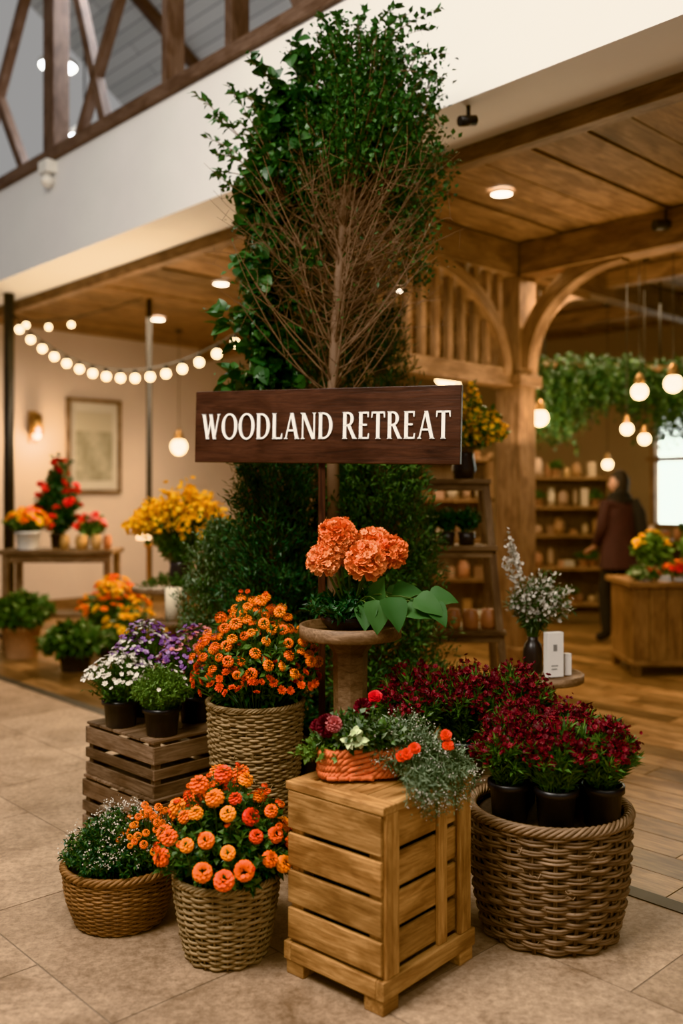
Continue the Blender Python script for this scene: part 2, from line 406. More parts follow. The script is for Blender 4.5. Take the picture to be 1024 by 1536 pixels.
def diag(t0,z0,t1,z1,w=.09): mb.beam(NT(3.96,t0,z0),NT(3.96,t1,z1),.09,w,'mezzanine_frame_wood',up=(0,0,1))
diag(7.8,6.6,7.05,4.62);diag(6.1,6.6,7.5,4.62,.07);diag(9.8,4.65,8.1,6.9);diag(8.6,4.62,9.8,6.4);diag(5.2,5.9,4.55,4.62,.06);diag(4.3,6.3,2.7,4.62)
mb.box((0,0,0),ANT,(3.88,-5,7.3),(4.04,11.5,7.5),'mezzanine_frame_wood')
mb.build('window_1',bevel=.006)
mb=MB()
V=[NT(7.6,-5,3.8),NT(7.6,11.4,3.8),NT(7.6,11.4,7.5),NT(7.6,-5,7.5)]
mb.add(V,np.array([[3,2,1,0]]),'mezzanine_boards',.5,[[0,0,0],[16,0,0],[16,3.7,0],[0,3.7,0]])
mb.build('wall_mezzanine')
mb=MB()
V=[NT(4.04,-5,8.6),NT(4.04,11.4,8.6),NT(7.6,11.4,6.2),NT(7.6,-5,6.2)]
mb.add(V,np.array([[0,1,2,3]]),'mezzanine_boards',.5,[[0,0,0],[16,0,0],[16,4.3,0],[0,4.3,0]])
for t in np.arange(0,11,2.4): mb.beam(NT(4.04,t,8.5),NT(7.55,t,6.15),.10,.12,'mezzanine_frame_wood')
mb.build('ceiling_mezzanine')
for i,(t,z,n) in enumerate(((9.75,5.55,5.2),(10.4,6.6,5.2))):
    mb=MB();p=NT(n,t,z)
    mb.lathe(p,[(.0005,-.02),(.2,-.02),(.21,.0)],'cool_lamp_glow');mb.lathe(p,[(.215,-.02),(.22,.03),(.08,.14),(.02,.16),(.0005,.16)],'white_ceramic')
    zc=8.6-(n-4.04)*2.4/3.56
    mb.tube([p+[0,0,.15],(p[0],p[1],zc)],.01,'dark_metal');mb.build('pendant_dome_lamp')
mb=MB();mb.box((0,0,0),ANT,(4.43,-5,3.66),(11.2,11.5,3.7),'gap_black',.5)
t=-5.
while t<11.4:
    w=U(.24,.36);mb.box((0,0,0),ANT,(4.43,t,3.6+U(0,.02)),(11.1,min(t+w,11.4),3.66),'ceiling_plank_wood');t+=w+.022
mb.build('ceiling')
mb=MB();mb.box((0,0,0),ANT,(4.431,-5,3.50),(4.54,11.38,3.6),'oak_timber');
for n in(7.9,9.4): mb.box((0,0,0),ANT,(n,-5,3.45),(n+.14,11.38,3.6),'oak_timber')
mb.build('trim_ceiling_beams',bevel=.005)
mb=MB();mb.box((0,0,0),ANT,(3.9,11.39,0),(11.2,11.55,3.7),'beige_plaster',.5);mb.build('wall_left')
mb=MB();mb.box((0,0,0),ANT,(4.0,11.36,0),(11.0,11.389,.12),'oak_timber',.5);mb.build('baseboard_left')
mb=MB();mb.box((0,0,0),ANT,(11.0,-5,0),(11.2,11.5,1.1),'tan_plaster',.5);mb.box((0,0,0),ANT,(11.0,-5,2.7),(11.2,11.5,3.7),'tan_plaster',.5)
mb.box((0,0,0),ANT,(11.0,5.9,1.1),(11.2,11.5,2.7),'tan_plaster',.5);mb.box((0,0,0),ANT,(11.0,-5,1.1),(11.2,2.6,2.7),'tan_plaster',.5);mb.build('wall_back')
mb=MB();mb.box((0,0,0),ANT,(11.12,2.6,1.1),(11.16,5.9,2.7),'daylight_glow',.5)
for t in(2.6,3.4,4.25,5.1,5.84): mb.box((0,0,0),ANT,(10.98,t,1.1),(11.1,t+.06,2.7),'oak_timber')
for z in(1.06,1.9,2.68): mb.box((0,0,0),ANT,(10.97,2.55,z),(11.1,5.95,z+.06),'oak_timber')
mb.build('window_2')
mb=MB();mb.box((0,0,0),ANT,(3.9,-5.15,0),(11.2,-5,4.49),'beige_plaster',.5);mb.build('wall_right')
def arc(pts,w,dvec,th):
    pts=np.array(pts);T=nrm(np.gradient(pts,axis=0));Nn=nrm(np.cross(T,dvec));d=nrm(dvec)*th/2
    a=pts+Nn*w/2;b=pts-Nn*w/2;n=len(pts)
    V=np.stack([a-d,a+d,b+d,b-d],1).reshape(-1,3);F=[]
    for i in range(n-1):
        for j in range(4): F.append([i*4+j,i*4+(j+1)%4,(i+1)*4+(j+1)%4,(i+1)*4+j])
    F+= [[3,2,1,0],[(n-1)*4+k for k in range(4)]]
    L=np.arange(n)*.1
    mb.add(V,F,'oak_timber',.6,np.stack([np.repeat(L,4),np.tile([0,0,.15,.15],n),np.tile([0,.1,.1,0],n)],1))
mb=MB()
mb.box((0,0,0),ANT,(6.47,4.66,0),(6.71,4.90,3.33),'oak_timber')
mb.box((0,0,0),ANT,(6.43,4.62,2.4),(6.75,4.94,2.5),'oak_timber');mb.box((0,0,0),ANT,(6.43,4.62,0),(6.75,4.94,.2),'oak_timber')
mb.build('timber_post',bevel=.006)
mb=MB();mb.box((0,0,0),ANT,(4.56,4.68,3.33),(6.71,4.88,3.6),'oak_timber')
mb.box((0,0,0),ANT,(4.56,4.70,2.40),(6.43,4.86,2.55),'oak_timber')
mb.box((0,0,0),ANT,(4.56,4.68,0),(4.74,4.88,2.40),'oak_timber')
for n in np.arange(4.85,6.4,.16): mb.box((0,0,0),ANT,(n,4.74,2.55),(n+.06,4.80,3.33),'oak_timber')
arc([NT(5.25+1.12*math.cos(a),4.77,2.5+.82*math.sin(a)) for a in np.linspace(0,pi/2,12)],.11,ET,.16)
mb.build('timber_screen',bevel=.005)  # beams, slatted screen and arched brace of the timber frame
mb=MB();mb.box((0,0,0),ANT,(6.48,-5,3.33),(6.72,4.66,3.6),'oak_timber')
arc([NT(6.59,3.75+.92*math.cos(a),2.55+.82*math.sin(a)) for a in np.linspace(0,pi/2,14)],.13,EN,.14)
mb.build('timber_beam_right',bevel=.005)  # cross beam and curved brace of the timber frame
mb=MB();mb.box((0,0,0),ANT,(6.73,4.69,3.36),(11.0,4.87,3.6),'oak_timber')
arc([NT(6.75+.9*(1-math.cos(a)),4.77,2.5+.86*math.sin(a)) for a in np.linspace(0,pi/2,12)],.12,ET,.12)
mb.build('timber_beam_rear',bevel=.005)  # rear beam and curved brace running to the back wall
DL=[(1.115,6.5),(2.02,7.84),(2.87,9.48),(3.4,6.2),(-2.2,11.2),(-1.2,9.3),(.6,9.6)]
for x,y in DL:
    mb=MB();mb.lathe((x,y,3.583),[(.0005,.003),(.068,.003),(.07,0)],'downlight_glow');mb.lathe((x,y,3.583),[(.07,.002),(.072,-.003),(.08,0),(.08,.016)],'white_ceramic')
    mb.build('recessed_downlight')
mb=MB();mb.tube([(-3.49,9.8,0),(-3.49,9.8,3.595)],.055,'dark_metal',12);mb.lathe((-3.49,9.8,0),[(.12,0),(.12,.02),(.06,.04)],'dark_metal');mb.build('black_pole')
mb=MB();mb.tube([(-2.08,10.1,0),(-2.08,10.1,3.6)],.03,'dark_metal',12);mb.lathe((-2.08,10.1,0),[(.1,0),(.1,.02),(.03,.04)],'dark_metal');mb.build('black_pole')
def bulb(mb,p,r=.045,mat='bulb_glow',sock=True):
    prof=[(r*math.sin(a)+.0003,-r*math.cos(a)) for a in np.linspace(0,pi,9)]
    mb.lathe(p,prof,mat,14)
    if sock: mb.lathe(p,[(r*.5,r*.8),(r*.5,r*1.7),(.003,r*1.9)],'dark_metal',10)
mb=MB()
s=np.linspace(0,1,40);A=np.array([-3.43,9.735,0]);B=np.array([.05,6.63,0])
P=A+(B-A)*s[:,None];P[:,2]=3.355-3.03*s+3.02*s*s
mb.tube(P,.007,'dark_metal',5)
for q in np.arange(.03,.8,.0475):
    p=A+(B-A)*q;p[2]=3.355-3.03*q+3.02*q*q-.075;bulb(mb,p,.038)
P=np.array([[-3.43,9.735,3.36],[-3.2,9.80,3.30],[-2.8,9.86,3.36],[-2.4,9.93,3.48],[-2.12,10.0,3.595]]);mb.tube(P,.007,'dark_metal',5)
for p in((-3.3,9.77,3.26),(-3.08,9.82,3.25),(-2.85,9.85,3.28)): bulb(mb,p,.03)
mb.build('string_lights')
PEND=[(-2.09,12.0,2.1,.1,1),(2.4,7.52,2.32,.065,1),(2.63,7.4,2.37,.072,0),(1.76,8.28,2.17,.074,1),(2.44,7.98,2.05,.052,0),(2.68,8.26,1.98,.052,0),(2.95,10.35,1.82,.055,0),(.98,9.0,2.62,.08,1),(1.15,9.6,2.62,.07,0)]
for k,(x,y,z,r,lt) in enumerate(PEND):
    mb=MB();bulb(mb,(x,y,z),r);
    mb.lathe((x,y,z),[(r*.55,r*.75),(r*.62,r*1.3),(r*.4,r*1.9),(.004,r*2.3)],'brass',14)
    mb.tube([(x,y,z+r*2),(x,y,3.6)],.004,'dark_metal',5);mb.lathe((x,y,3.57),[(.04,0),(.05,.029)],'dark_metal',12);mb.build('pendant_bulb_lamp')
mb=MB();n0,n1,z0,z1=5.8,6.6,1.5,2.76
for a,b in(((11.33,n0,z0),(11.385,n0+.05,z1)),((11.33,n1-.05,z0),(11.385,n1,z1)),((11.33,n0,z0),(11.385,n1,z0+.05)),((11.33,n0,z1-.05),(11.385,n1,z1))):
    mb.box((0,0,0),ANT,(a[1],a[0],a[2]),(b[1],b[0],b[2]),'weathered_wood',.8)
mb.box((0,0,0),ANT,(n0+.05,11.36,z0+.05),(n1-.05,11.38,z1-.05),'picture_mat',.5)
for i in range(10):
    for j in range(14):
        nn=n0+.13+i*.054;zz=z0+.17+j*.066
        v=.85 if j>9 else (.25+.25*math.sin(i*.9+j*.5)+U(0,.35))
        mb.box((0,0,0),ANT,(nn,11.355,zz),(nn+.054,11.36,zz+.066),'picture_print',min(1,max(0,v)))
mb.build('framed_picture')
mb=MB();p=NT(5.34,11.25,2.25)
mb.box((0,0,0),ANT,(5.29,11.33,2.15),(5.39,11.389,2.55),'brass');mb.tube([NT(5.34,11.35,2.3),p+[0,0,.02]],.015,'brass')
mb.lathe(p,[(.05,0),(.085,.0),(.06,.26),(.055,.26)],'brass');bulb(mb,p+[0,0,-.02],.05,'lampshade_glow',False);mb.build('wall_sconce')
# ---------------------------------------------------------------- baskets
def basket(name,c,rb,rt,h,rows,stakes,sr,wr,mat,bulge=0,rimr=.012,amp=None,linerz=.85,twist=3,skew=0,rim=True,loose=0,rough=0):
    mb=MB();c=np.array(c,float);amp=amp or wr*.8
    rad=lambda f: rb+(rt-rb)*f+bulge*math.sin(pi*f)
    for k in range(stakes):
        a=2*pi*k/stakes
        for o in((-.012,.012) if loose else (0,)):
            P=[(c[0]+rad(f)*math.cos(a+o),c[1]+rad(f)*math.sin(a+o),c[2]+.003+f*(h-.003)) for f in np.linspace(0,1,8)]
            mb.tube(P,sr,mat,5,var=U(0,.6))
    M=stakes*4;th=np.arange(M)*2*pi/M
    for i in range(rows):
        f=(i+.5)/rows;z=c[2]+wr+f*(h-2*wr);ph=pi*i if not loose else pi*(i//2)
        jt=np.interp(np.arange(M),np.arange(0,M+8,8),rng.normal(size=len(np.arange(0,M+8,8))));jt[-8:]=np.linspace(jt[-8],jt[0],8)
        r=rad(f)+amp*np.cos(stakes/2*th+ph+skew*i)+rough*jt
        zz=z+U(-.1,.1)*wr+wr*.25*np.sin(th*2+U(0,6))+loose*np.sin(th*3+i*.6)+rough*.8*np.roll(jt,5)
        zz=np.maximum(zz,c[2]+wr)
        P=np.stack([c[0]+r*np.cos(th),c[1]+r*np.sin(th),np.broadcast_to(zz,th.shape)],1)
        v=np.repeat(U(.1,1)*.6+.4*np.repeat(rng.random(M//4),4),6)
        mb.tube(P,wr*U(.82,1.12),mat,6,closed=True,var=v,ref=np.array([0,0,1.]))
    if rough:
        for q in range(70):
            a=U(0,2*pi);f=U(.08,.95);da=U(.05,.16);r=rad(f)+.007
            P=[(c[0]+(r+.004*math.sin(pi*u))*math.cos(a+da*u),c[1]+(r+.004*math.sin(pi*u))*math.sin(a+da*u),c[2]+f*h+U(-.006,.006)+.012*u*U(-1,1)) for u in np.linspace(0,1,5)]
            mb.tube(P,.0016,mat,4,var=U(.4,1))
    if rim:
        for q in range(twist):
            tt=np.linspace(0,2*pi,160,endpoint=False);m=round(2*pi*rt/(rimr*9))
            P=np.stack([c[0]+(rt+rimr*.9*np.cos(m*tt+q*2*pi/twist))*np.cos(tt),c[1]+(rt+rimr*.9*np.cos(m*tt+q*2*pi/twist))*np.sin(tt),c[2]+h+rimr*.9*np.sin(m*tt+q*2*pi/twist)],1)
            mb.tube(P,rimr*(2.4/twist),mat,6,closed=True,var=U(.3,1),ref=np.array([0,0,1.]))
    mb.lathe(c,[(.0005,.004),(rb-.004,.004)]+[(rad(f)-.006-wr*.6,f*h) for f in np.linspace(.02,.97,8)],'liner_fabric',40)
    mb.lathe(c,[(rad(linerz)-.01,h*linerz),(.0005,h*linerz+.01)],'soil',40)
    return mb.build(name)
basket('large_wicker_basket',(.72,3.24,0),.225,.268,.415,42,22,.0045,.0055,'wicker_brown',bulge=.014,rimr=.015,linerz=.93,amp=.0095,twist=6,loose=.0018,rough=.0012)
basket('wicker_basket',(-.375,3.05,0),.126,.167,.265,26,22,.0035,.0052,'wicker_natural',bulge=.006,rimr=.008,linerz=.88,amp=.0065,twist=4,rough=.0008)
basket('round_wicker_basket',(-.78,3.3,0),.150,.195,.2,24,36,.003,.0044,'wicker_honey',bulge=.012,rimr=.010,linerz=.88,twist=4)
basket('tall_seagrass_basket',(-.355,3.85,0),.14,.195,.645,60,34,.0035,.0056,'seagrass',bulge=.006,rimr=.008,linerz=.95,skew=.2,twist=4,rough=.0022)
# ---------------------------------------------------------------- crates
AR=np.array([.662,.7495,0]);AL=np.array([-.7495,.662,0]);AC=np.array([AR,AL,EZ])
mb=MB();o=(.118,2.685,0);LR,LL=.435,.365
w='pine_crate_wood'
def B(lo,hi,v=None): mb.box(o,AC,lo,hi,w,v)
for x in(-.012,LR-.06):
    for y in(-.012,LL-.06): B((x,y,0),(x+.072,y+.072,.05))
B((-.018,-.018,.045),(LR+.018,.012,.1));B((-.018,LL-.012,.045),(LR+.018,LL+.018,.1));B((-.018,.012,.045),(.012,LL-.012,.1));B((LR-.012,.012,.045),(LR+.018,LL-.012,.1))
for x in(0,LR-.05):
    for y in(0,LL-.05): B((x,y,.1),(x+.05,y+.05,.575))
zs=[(.112,.208),(.224,.324),(.340,.440),(.456,.572)]
for a,b in zs:
    B((-.014,-.004,a),(0,LL+.004,b));B((LR,0,a),(LR+.014,LL,b))
    B((.05,.008,a),(LR-.05,.02,b));B((.05,LL-.02,a),(LR-.05,LL-.006,b))
B((.0,-.014,.1),(.062,0,.575));B((LR-.062,-.014,.1),(LR,0,.575));B((LR-.165,-.006,.1),(LR-.12,.008,.575))
B((-.014,-.014,.575),(.05,LL+.014,.60));B((LR-.036,-.014,.575),(LR+.014,LL+.014,.60))
B((.05,-.014,.575),(LR-.036,.045,.60));B((.05,LL-.045,.575),(LR-.036,LL+.014,.60))
for i in range(4):
    y=.047+i*.0695;B((.052,y,.572),(LR-.038,y+.066,.592))
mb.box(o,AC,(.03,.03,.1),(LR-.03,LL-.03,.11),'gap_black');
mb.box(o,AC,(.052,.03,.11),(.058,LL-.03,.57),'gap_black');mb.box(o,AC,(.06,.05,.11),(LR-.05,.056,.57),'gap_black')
mb.build('wooden_crate_pedestal',bevel=.003)
def slatcrate(name,F,z0,L1,L2,h,ang):
    mb=MB();a=np.array([math.cos(ang),math.sin(ang),0]);b=np.array([-a[1],a[0],0]);A=np.array([a,b,EZ]);o=np.array([F[0],F[1],z0]);w='weathered_wood'
    for x in(0.012,L1-.042):
        for y in(.012,L2-.042): mb.box(o,A,(x,y,0),(x+.03,y+.03,h),w)
    n=3;bh=(h-.03)/n
    for i in range(n):
        z=i*bh+.004*(i>0)+ (0 if i==0 else .006);zz=(i+1)*bh-.012+(.03 if i==n-1 else 0)
        mb.box(o,A,(-.0,-.0,z),(L1,.012,zz),w);mb.box(o,A,(0,L2-.012,z),(L1,L2,zz),w)
        mb.box(o,A,(0,.012,z),(.012,L2-.012,zz),w);mb.box(o,A,(L1-.012,.012,z),(L1,L2-.012,zz),w)
    k=5;bw=(L2-.01)/k
    for i in range(k): mb.box(o,A,(.0,.005+i*bw,h),(L1,.005+(i+1)*bw-.006,h+.012),w)
    mb.box(o,A,(.012,.012,0),(L1-.012,L2-.012,.012),w)
    return mb.build(name,bevel=.002)
slatcrate('slatted_wooden_crate',(-.767,3.82),0,.38,.56,.226,.80)
slatcrate('slatted_wooden_crate',(-.772,3.845),.2385,.37,.535,.222,.80)
CT=.4725
# ---------------------------------------------------------------- sign
sg=empty('woodland_retreat_sign',(-.085,4.0,0))
sl=np.array([-.663,4.285,0]);sr=np.array([.484,3.76,0])
sx=nrm(sr-sl);tilt=-.022;sx3=nrm(np.array([sx[0],sx[1],tilt*1.0]));sy=np.array([-sx[1],sx[0],0]);sz=np.cross(sx3,sy);sy=np.cross(sz,sx3)
SW=np.linalg.norm(sr-sl);so=np.array([(sl[0]+sr[0])/2,(sl[1]+sr[1])/2,1.79]);SA=np.array([sx3,sy,sz]);SH=.322
mb=MB()
mb.box(so,SA,(-SW/2,-.014,-SH/2),(SW/2,.014,SH/2),'sign_walnut',.8)
mb.build('board',parent=sg,bevel=.003)
mb=MB()
HH=.113
def glyphs():
    Q=[]
    def st(x0,y0,x1,y1,w): Q.append([(x0-w/2,y0),(x0+w/2,y0),(x1+w/2,y1),(x1-w/2,y1)])
    def sf(x,y,w,dy): Q.append([(x-w,y),(x+w,y),(x+w*.45,y+dy),(x-w*.45,y+dy)] )
    def bar(x0,x1,y,h): Q.append([(x0,y-h/2),(x1,y-h/2),(x1,y+h/2),(x0,y+h/2)])
    def arcs(cx,cy,rx,ry,a0,a1,wt,wn,n=20):
        for i in range(n):
            p=[]
            for a in(a0+(a1-a0)*i/n,a0+(a1-a0)*(i+1)/n):
                w=wn+(wt-wn)*abs(math.cos(a))**1.3
                p.append(((cx+rx*math.cos(a),cy+ry*math.sin(a)),(cx+(rx-w)*math.cos(a),cy+(ry-wn-(w-wn)*.15)*math.sin(a))))
            Q.append([p[0][0],p[1][0],p[1][1],p[0][1]])
    T,t=.16,.065
    def get(ch):
        nonlocal Q;Q=[]
        if ch=='W': st(.1,1,.33,0,T);st(.33,0,.55,.96,t);st(.5,1,.74,0,T);st(.74,0,.98,1,t);sf(.1,1,.13,-.05);sf(.5,1,.11,-.05);sf(.98,1,.1,-.05);w=1.08
        elif ch=='O': arcs(.45,.5,.45,.52,0,2*pi,T,t,32);w=.9
        elif ch=='D': st(.15,0,.15,1,T);sf(.15,0,.13,.05);sf(.15,1,.13,-.05);arcs(.3,.5,.48,.5,-pi/2,pi/2,T,t);bar(.1,.32,.97,t);bar(.1,.32,.03,t);w=.8
        elif ch=='L': st(.15,0,.15,1,T);sf(.15,1,.13,-.05);sf(.15,0,.13,.05);bar(.1,.55,.03,t);Q.append([(.5,0),(.58,0),(.6,.22),(.56,.22)]);w=.6
        elif ch=='A': st(.1,0,.4,1,t);st(.42,1,.72,0,T);bar(.2,.62,.33,t);sf(.1,0,.1,.05);sf(.72,0,.13,.05);w=.82
        elif ch=='N': st(.12,0,.12,1,t);st(.14,1,.7,0,T);st(.74,0,.74,1,t);sf(.12,0,.1,.05);sf(.1,1,.11,-.05);sf(.74,1,.1,-.05);w=.84
        elif ch=='R': st(.15,0,.15,1,T);sf(.15,0,.13,.05);sf(.15,1,.13,-.05);arcs(.3,.74,.3,.26,-pi/2,pi/2,T*.9,t);bar(.1,.32,.97,t);bar(.1,.34,.5,t);st(.36,.5,.66,0,T);sf(.68,0,.1,.05);w=.74
        elif ch=='E': st(.15,0,.15,1,T);sf(.15,0,.13,.05);sf(.15,1,.13,-.05);bar(.1,.52,.97,t);bar(.1,.46,.52,t);bar(.1,.54,.03,t);Q.append([(.49,0),(.56,0),(.58,.2),(.54,.2)]);Q.append([(.5,.8),(.54,.8),(.55,1),(.48,1)]);w=.6
        elif ch=='T': st(.34,0,.34,1,T);bar(.02,.66,.97,t);sf(.34,0,.13,.05);Q.append([(.0,.78),(.035,.78),(.08,1),(.01,1)]);Q.append([(.645,.78),(.68,.78),(.67,1),(.6,1)]);w=.68
        else: w=.30
        return Q,w
    return get
get=glyphs();cur=0;out=[]
for ch in 'WOODLAND RETREAT':
    q,w=get(ch);out.append((cur,q));cur+=w+.09
tot=cur-.09;kx=(SW*.935)/tot
for cx,q in out:
    for quad in q:
        a=np.array(quad);ar=0
        for i in range(4): ar+=a[i][0]*a[(i+1)%4][1]-a[(i+1)%4][0]*a[i][1]
        if ar<0:a=a[::-1]
        X=(a[:,0]+cx)*kx-SW*.4675;Zz=(a[:,1]-.5)*HH
        Vf=np.stack([X,np.full(4,-.021),Zz],1);Vb=Vf.copy();Vb[:,1]=-.0142
        V=so+np.concatenate([Vf,Vb])@SA
        mb.add(V,np.array([[0,1,2,3],[7,6,5,4],[0,4,5,1],[1,5,6,2],[2,6,7,3],[3,7,4,0]]),'letter_white',.5)
mb.build('lettering',parent=sg)
mb=MB();mb.box((-.085,4.045,0),AX,(-.015,-.012,0.03),(.015,.012,1.93),'sign_walnut',.9)
mb.box((-.085,4.045,0),AX,(-.12,-.1,0),(.12,.12,.03),'sign_walnut',.9)
mb.build('post',parent=sg,bevel=.002)
# ---------------------------------------------------------------- pedestal tables
def roundtable(name,c,R,h,colr,rim=.02,mat='table_wood',sides=8):
    mb=MB();x,y=c
    mb.lathe((x,y,0),[(.0005,h-.032),(R*.97,h-.032),(R,h-.028),(R,h+rim),(R-.006,h+rim+.003),(R-.014,h+rim),(R-.016,h),(.0005,h)],mat,40)
    A=np.array([[math.cos(.5),math.sin(.5),0],[-math.sin(.5),math.cos(.5),0],[0,0,1]])
    mb.lathe((x,y,0),[(.0005,.05),(colr*1.15,.05),(colr*1.15,.08),(colr,.1),(colr*.92,h*.5),(colr,h-.09),(colr*1.4,h-.05),(colr*1.4,h-.032)],mat,sides,smooth=False)
    for s_ in(0,1):
        a=A[s_];mb.beam(np.array([x,y,.025])-a*R*.75,np.array([x,y,.025])+a*R*.75,.07,.05,mat,var=.4+.1*s_)
    return mb.build(name)
roundtable('round_pedestal_table',(.035,3.74),.205,.955,.07)
roundtable('round_side_table',(.943,4.4),.195,.65,.06,rim=.004)
mb=MB()
mb.box((0,0,0),AX,(.20,3.56,.36),(.80,3.80,.39),'weathered_wood');
for x in(.21,.74):
    for y in(3.575,3.745): mb.box((0,0,0),AX,(x,y,0),(x+.04,y+.04,.36),'weathered_wood')
mb.box((0,0,0),AX,(.25,3.59,.12),(.74,3.61,.17),'weathered_wood')
mb.build('low_wooden_bench',bevel=.003)
# ---------------------------------------------------------------- foreground plants
def plant_ranunc():
    mb=MB();c=(-.375,3.05,.225)
    P=dome(c,.1,.235,.33,260,k=.62,lo=.6,ctrl=.6)
    stems(mb,*P,.0022,.0015,'stem_green')
    leaves(mb,*P,28,LEAFR,.03,'leaf_mid',t0=.3,t1=1.0);leaves(mb,*P,14,LEAF,.04,'leaf_dark',t0=.2,t1=.9)
    Q=dome(c,.1,.24,.37,420,k=.70,lo=.84,minr=.0)
    tips=thin(Q[2],.062)
    idx=[int(np.argmin(np.linalg.norm(Q[2]-p,axis=1))) for p in tips];stems(mb,Q[0][idx],Q[1][idx],Q[2][idx],.002,.002,'stem_green')
    blooms(mb,tips,(c[0],c[1]+.04,c[2]+.03),RANB,.0315,'petal_ranunculus',jit=.22)
    Q=dome(c,.1,.25,.38,60,k=.68,lo=.8);blooms(mb,thin(Q[2],.05),c,BUT,.014,'petal_ranunculus',vhi=.7);stems(mb,*Q,.0016,.0012,'stem_green')
    mb.build('orange_ranunculus_plant')
plant_ranunc()
def plant_mum():
    mb=MB();c=(-.355,3.85,.605)
    P=dome(c,.12,.26,.44,240,k=.5,lo=.6);stems(mb,*P,.0022,.0015,'stem_green')
    leaves(mb,*P,20,LEAF,.045,'leaf_mid',t0=.3,t1=.98);leaves(mb,*P,8,LEAF,.05,'leaf_dark',t0=.2,t1=.8)
    Q=dome(c,.12,.27,.46,420,k=.55,lo=.78,ctrl=.6)
    tips=thin(Q[2],.047);idx=[int(np.argmin(np.linalg.norm(Q[2]-p,axis=1))) for p in tips];stems(mb,Q[0][idx],Q[1][idx],Q[2][idx],.002,.0016,'stem_green')
    blooms(mb,tips,(c[0],c[1],c[2]+.1),BUT,.0275,'petal_orange',vlo=.35)
    Q2=dome(c,.12,.27,.35,170,k=.6,lo=.7,minr=.3);Z=thin(Q2[2],.03);blooms(mb,Z,c,MUM,.018,'petal_orange',vlo=0,vhi=.2);stems(mb,*Q2,.002,.0016,'stem_green')
    Q3=dome(c,.08,.15,.52,14,k=.4,lo=.85);stems(mb,*Q3,.002,.0012,'stem_green');blooms(mb,Q3[2],c,BUT,.013,'petal_orange',vhi=.4)
    mb.build('orange_chrysanthemum_plant')
plant_mum()
def plant_white_low():
    mb=MB();c=(-.78,3.3,.17)
    P=dome(c,.12,.21,.22,330,k=.6,lo=.6);stems(mb,*P,.0016,.001,'stem_green')
    leaves(mb,*P,26,LEAF,.02,'leaf_dark',t0=.2);leaves(mb,*P,8,LEAF,.02,'leaf_mid',t0=.6)
    Q=dome(c,.12,.215,.235,340,k=.6,lo=.85);sel=(Q[2][:,0]>c[0]-.1)|(rng.random(340)<.35);blooms(mb,Q[2][sel],c,DOT,.0105,'petal_white')
    R_=dome((-.655,3.25,.17),.04,.12,.24,70,k=.4,lo=.8);stems(mb,*R_,.0016,.001,'stem_green');blooms(mb,thin(R_[2],.022),c,BUT,.016,'petal_orange',vlo=.5)
    mb.build('white_flowering_heather')
plant_white_low()
def small_pot_plant(name,x,y,z,R,H,flowers,leafm='leaf_light',pr=.078,ph=.12,n=150,leaf=.028,nflow=110,ft=DAISY,fs=.011,T=LEAF,kl=16,sel=None):
    mb=MB();pot(mb,(x,y,z),pr,pr*.8,ph)
    c=(x,y,z+ph*.85);P=dome(c,pr*.7,R,H,n,k=.5,lo=.6);stems(mb,*P,.0015,.001,'stem_green')
    leaves(mb,*P,kl,T,leaf,leafm,t0=.15)
    if flowers:
        Q=dome(c,pr*.7,R*1.05,H*1.1,nflow,k=.5,lo=.88);stems(mb,*Q,.0012,.001,'stem_green')
        m=flowers if isinstance(flowers,list) else [flowers]
        for i,f in enumerate(m): blooms(mb,Q[2][i::len(m)],c,ft,fs,f)
    return mb.build(name)
small_pot_plant('potted_white_flowers',-.975,4.13,CT,.165,.20,'petal_white',leafm='leaf_mid',nflow=170,fs=.0125)
small_pot_plant('potted_light_green_herb',-.765,3.98,CT,.13,.20,['petal_white'],nflow=16,n=260,leaf=.02,kl=26)
small_pot_plant('potted_purple_asters',-.66,4.22,CT,.17,.29,['petal_purple','petal_purple','petal_pink'],leafm='leaf_mid',nflow=300,fs=.0125)
small_pot_plant('potted_purple_asters',-.91,4.34,CT,.16,.30,['petal_purple','petal_purple','petal_white'],leafm='leaf_mid',nflow=280,fs=.0125)
def burg(name,x,y,z,R,H,pr=.078,ph=.145,n=70):
    mb=MB();pot(mb,(x,y,z),pr,pr*.82,ph)
    c=(x,y,z+ph*.85);P=dome(c,pr*.6,R,H*.95,n,k=.4,lo=.6,ctrl=.65)
    stems(mb,*P,.0018,.0012,'stem_green');leaves(mb,*P,26,NARROW,.05,'leaf_mid',t0=.05,t1=1,fwd=.9,spread=.7)
    leaves(mb,*P,30,NEEDLE,.045,'leaf_light',t0=.1,t1=1,fwd=1,spread=.7)
    Q=dome(c,pr*.6,R*1.08,H*1.08,int(n*1.0),k=.42,lo=.85,ctrl=.65)
    stems(mb,*Q,.0018,.0012,'stem_green')
    N=len(Q[0]);K=13;t=np.clip(rng.beta(7,1.1,(N,K)),.83,1);C=bez(Q[0][:,None],Q[1][:,None],Q[2][:,None],t).reshape(-1,3)+rng.normal(size=(N*K,3))*.010
    mb.inst(DAISY,C,frameZ(rng.normal(size=C.shape)+[0,-.3,.8]),.0092*U(.7,1.3,len(C)),'petal_burgundy')
    return mb.build(name)
BZ=.40
for x,y in((.565,3.14),(.705,3.07),(.865,3.10),(.63,3.33),(.82,3.32)):
    burg('potted_burgundy_flowers',x,y,BZ,.12,.225,pr=.068,ph=.135)
for x,y in((.29,3.68),(.48,3.68),(.68,3.68)):
    burg('potted_burgundy_flowers',x,y,.39,.16,.30,pr=.085,n=110)
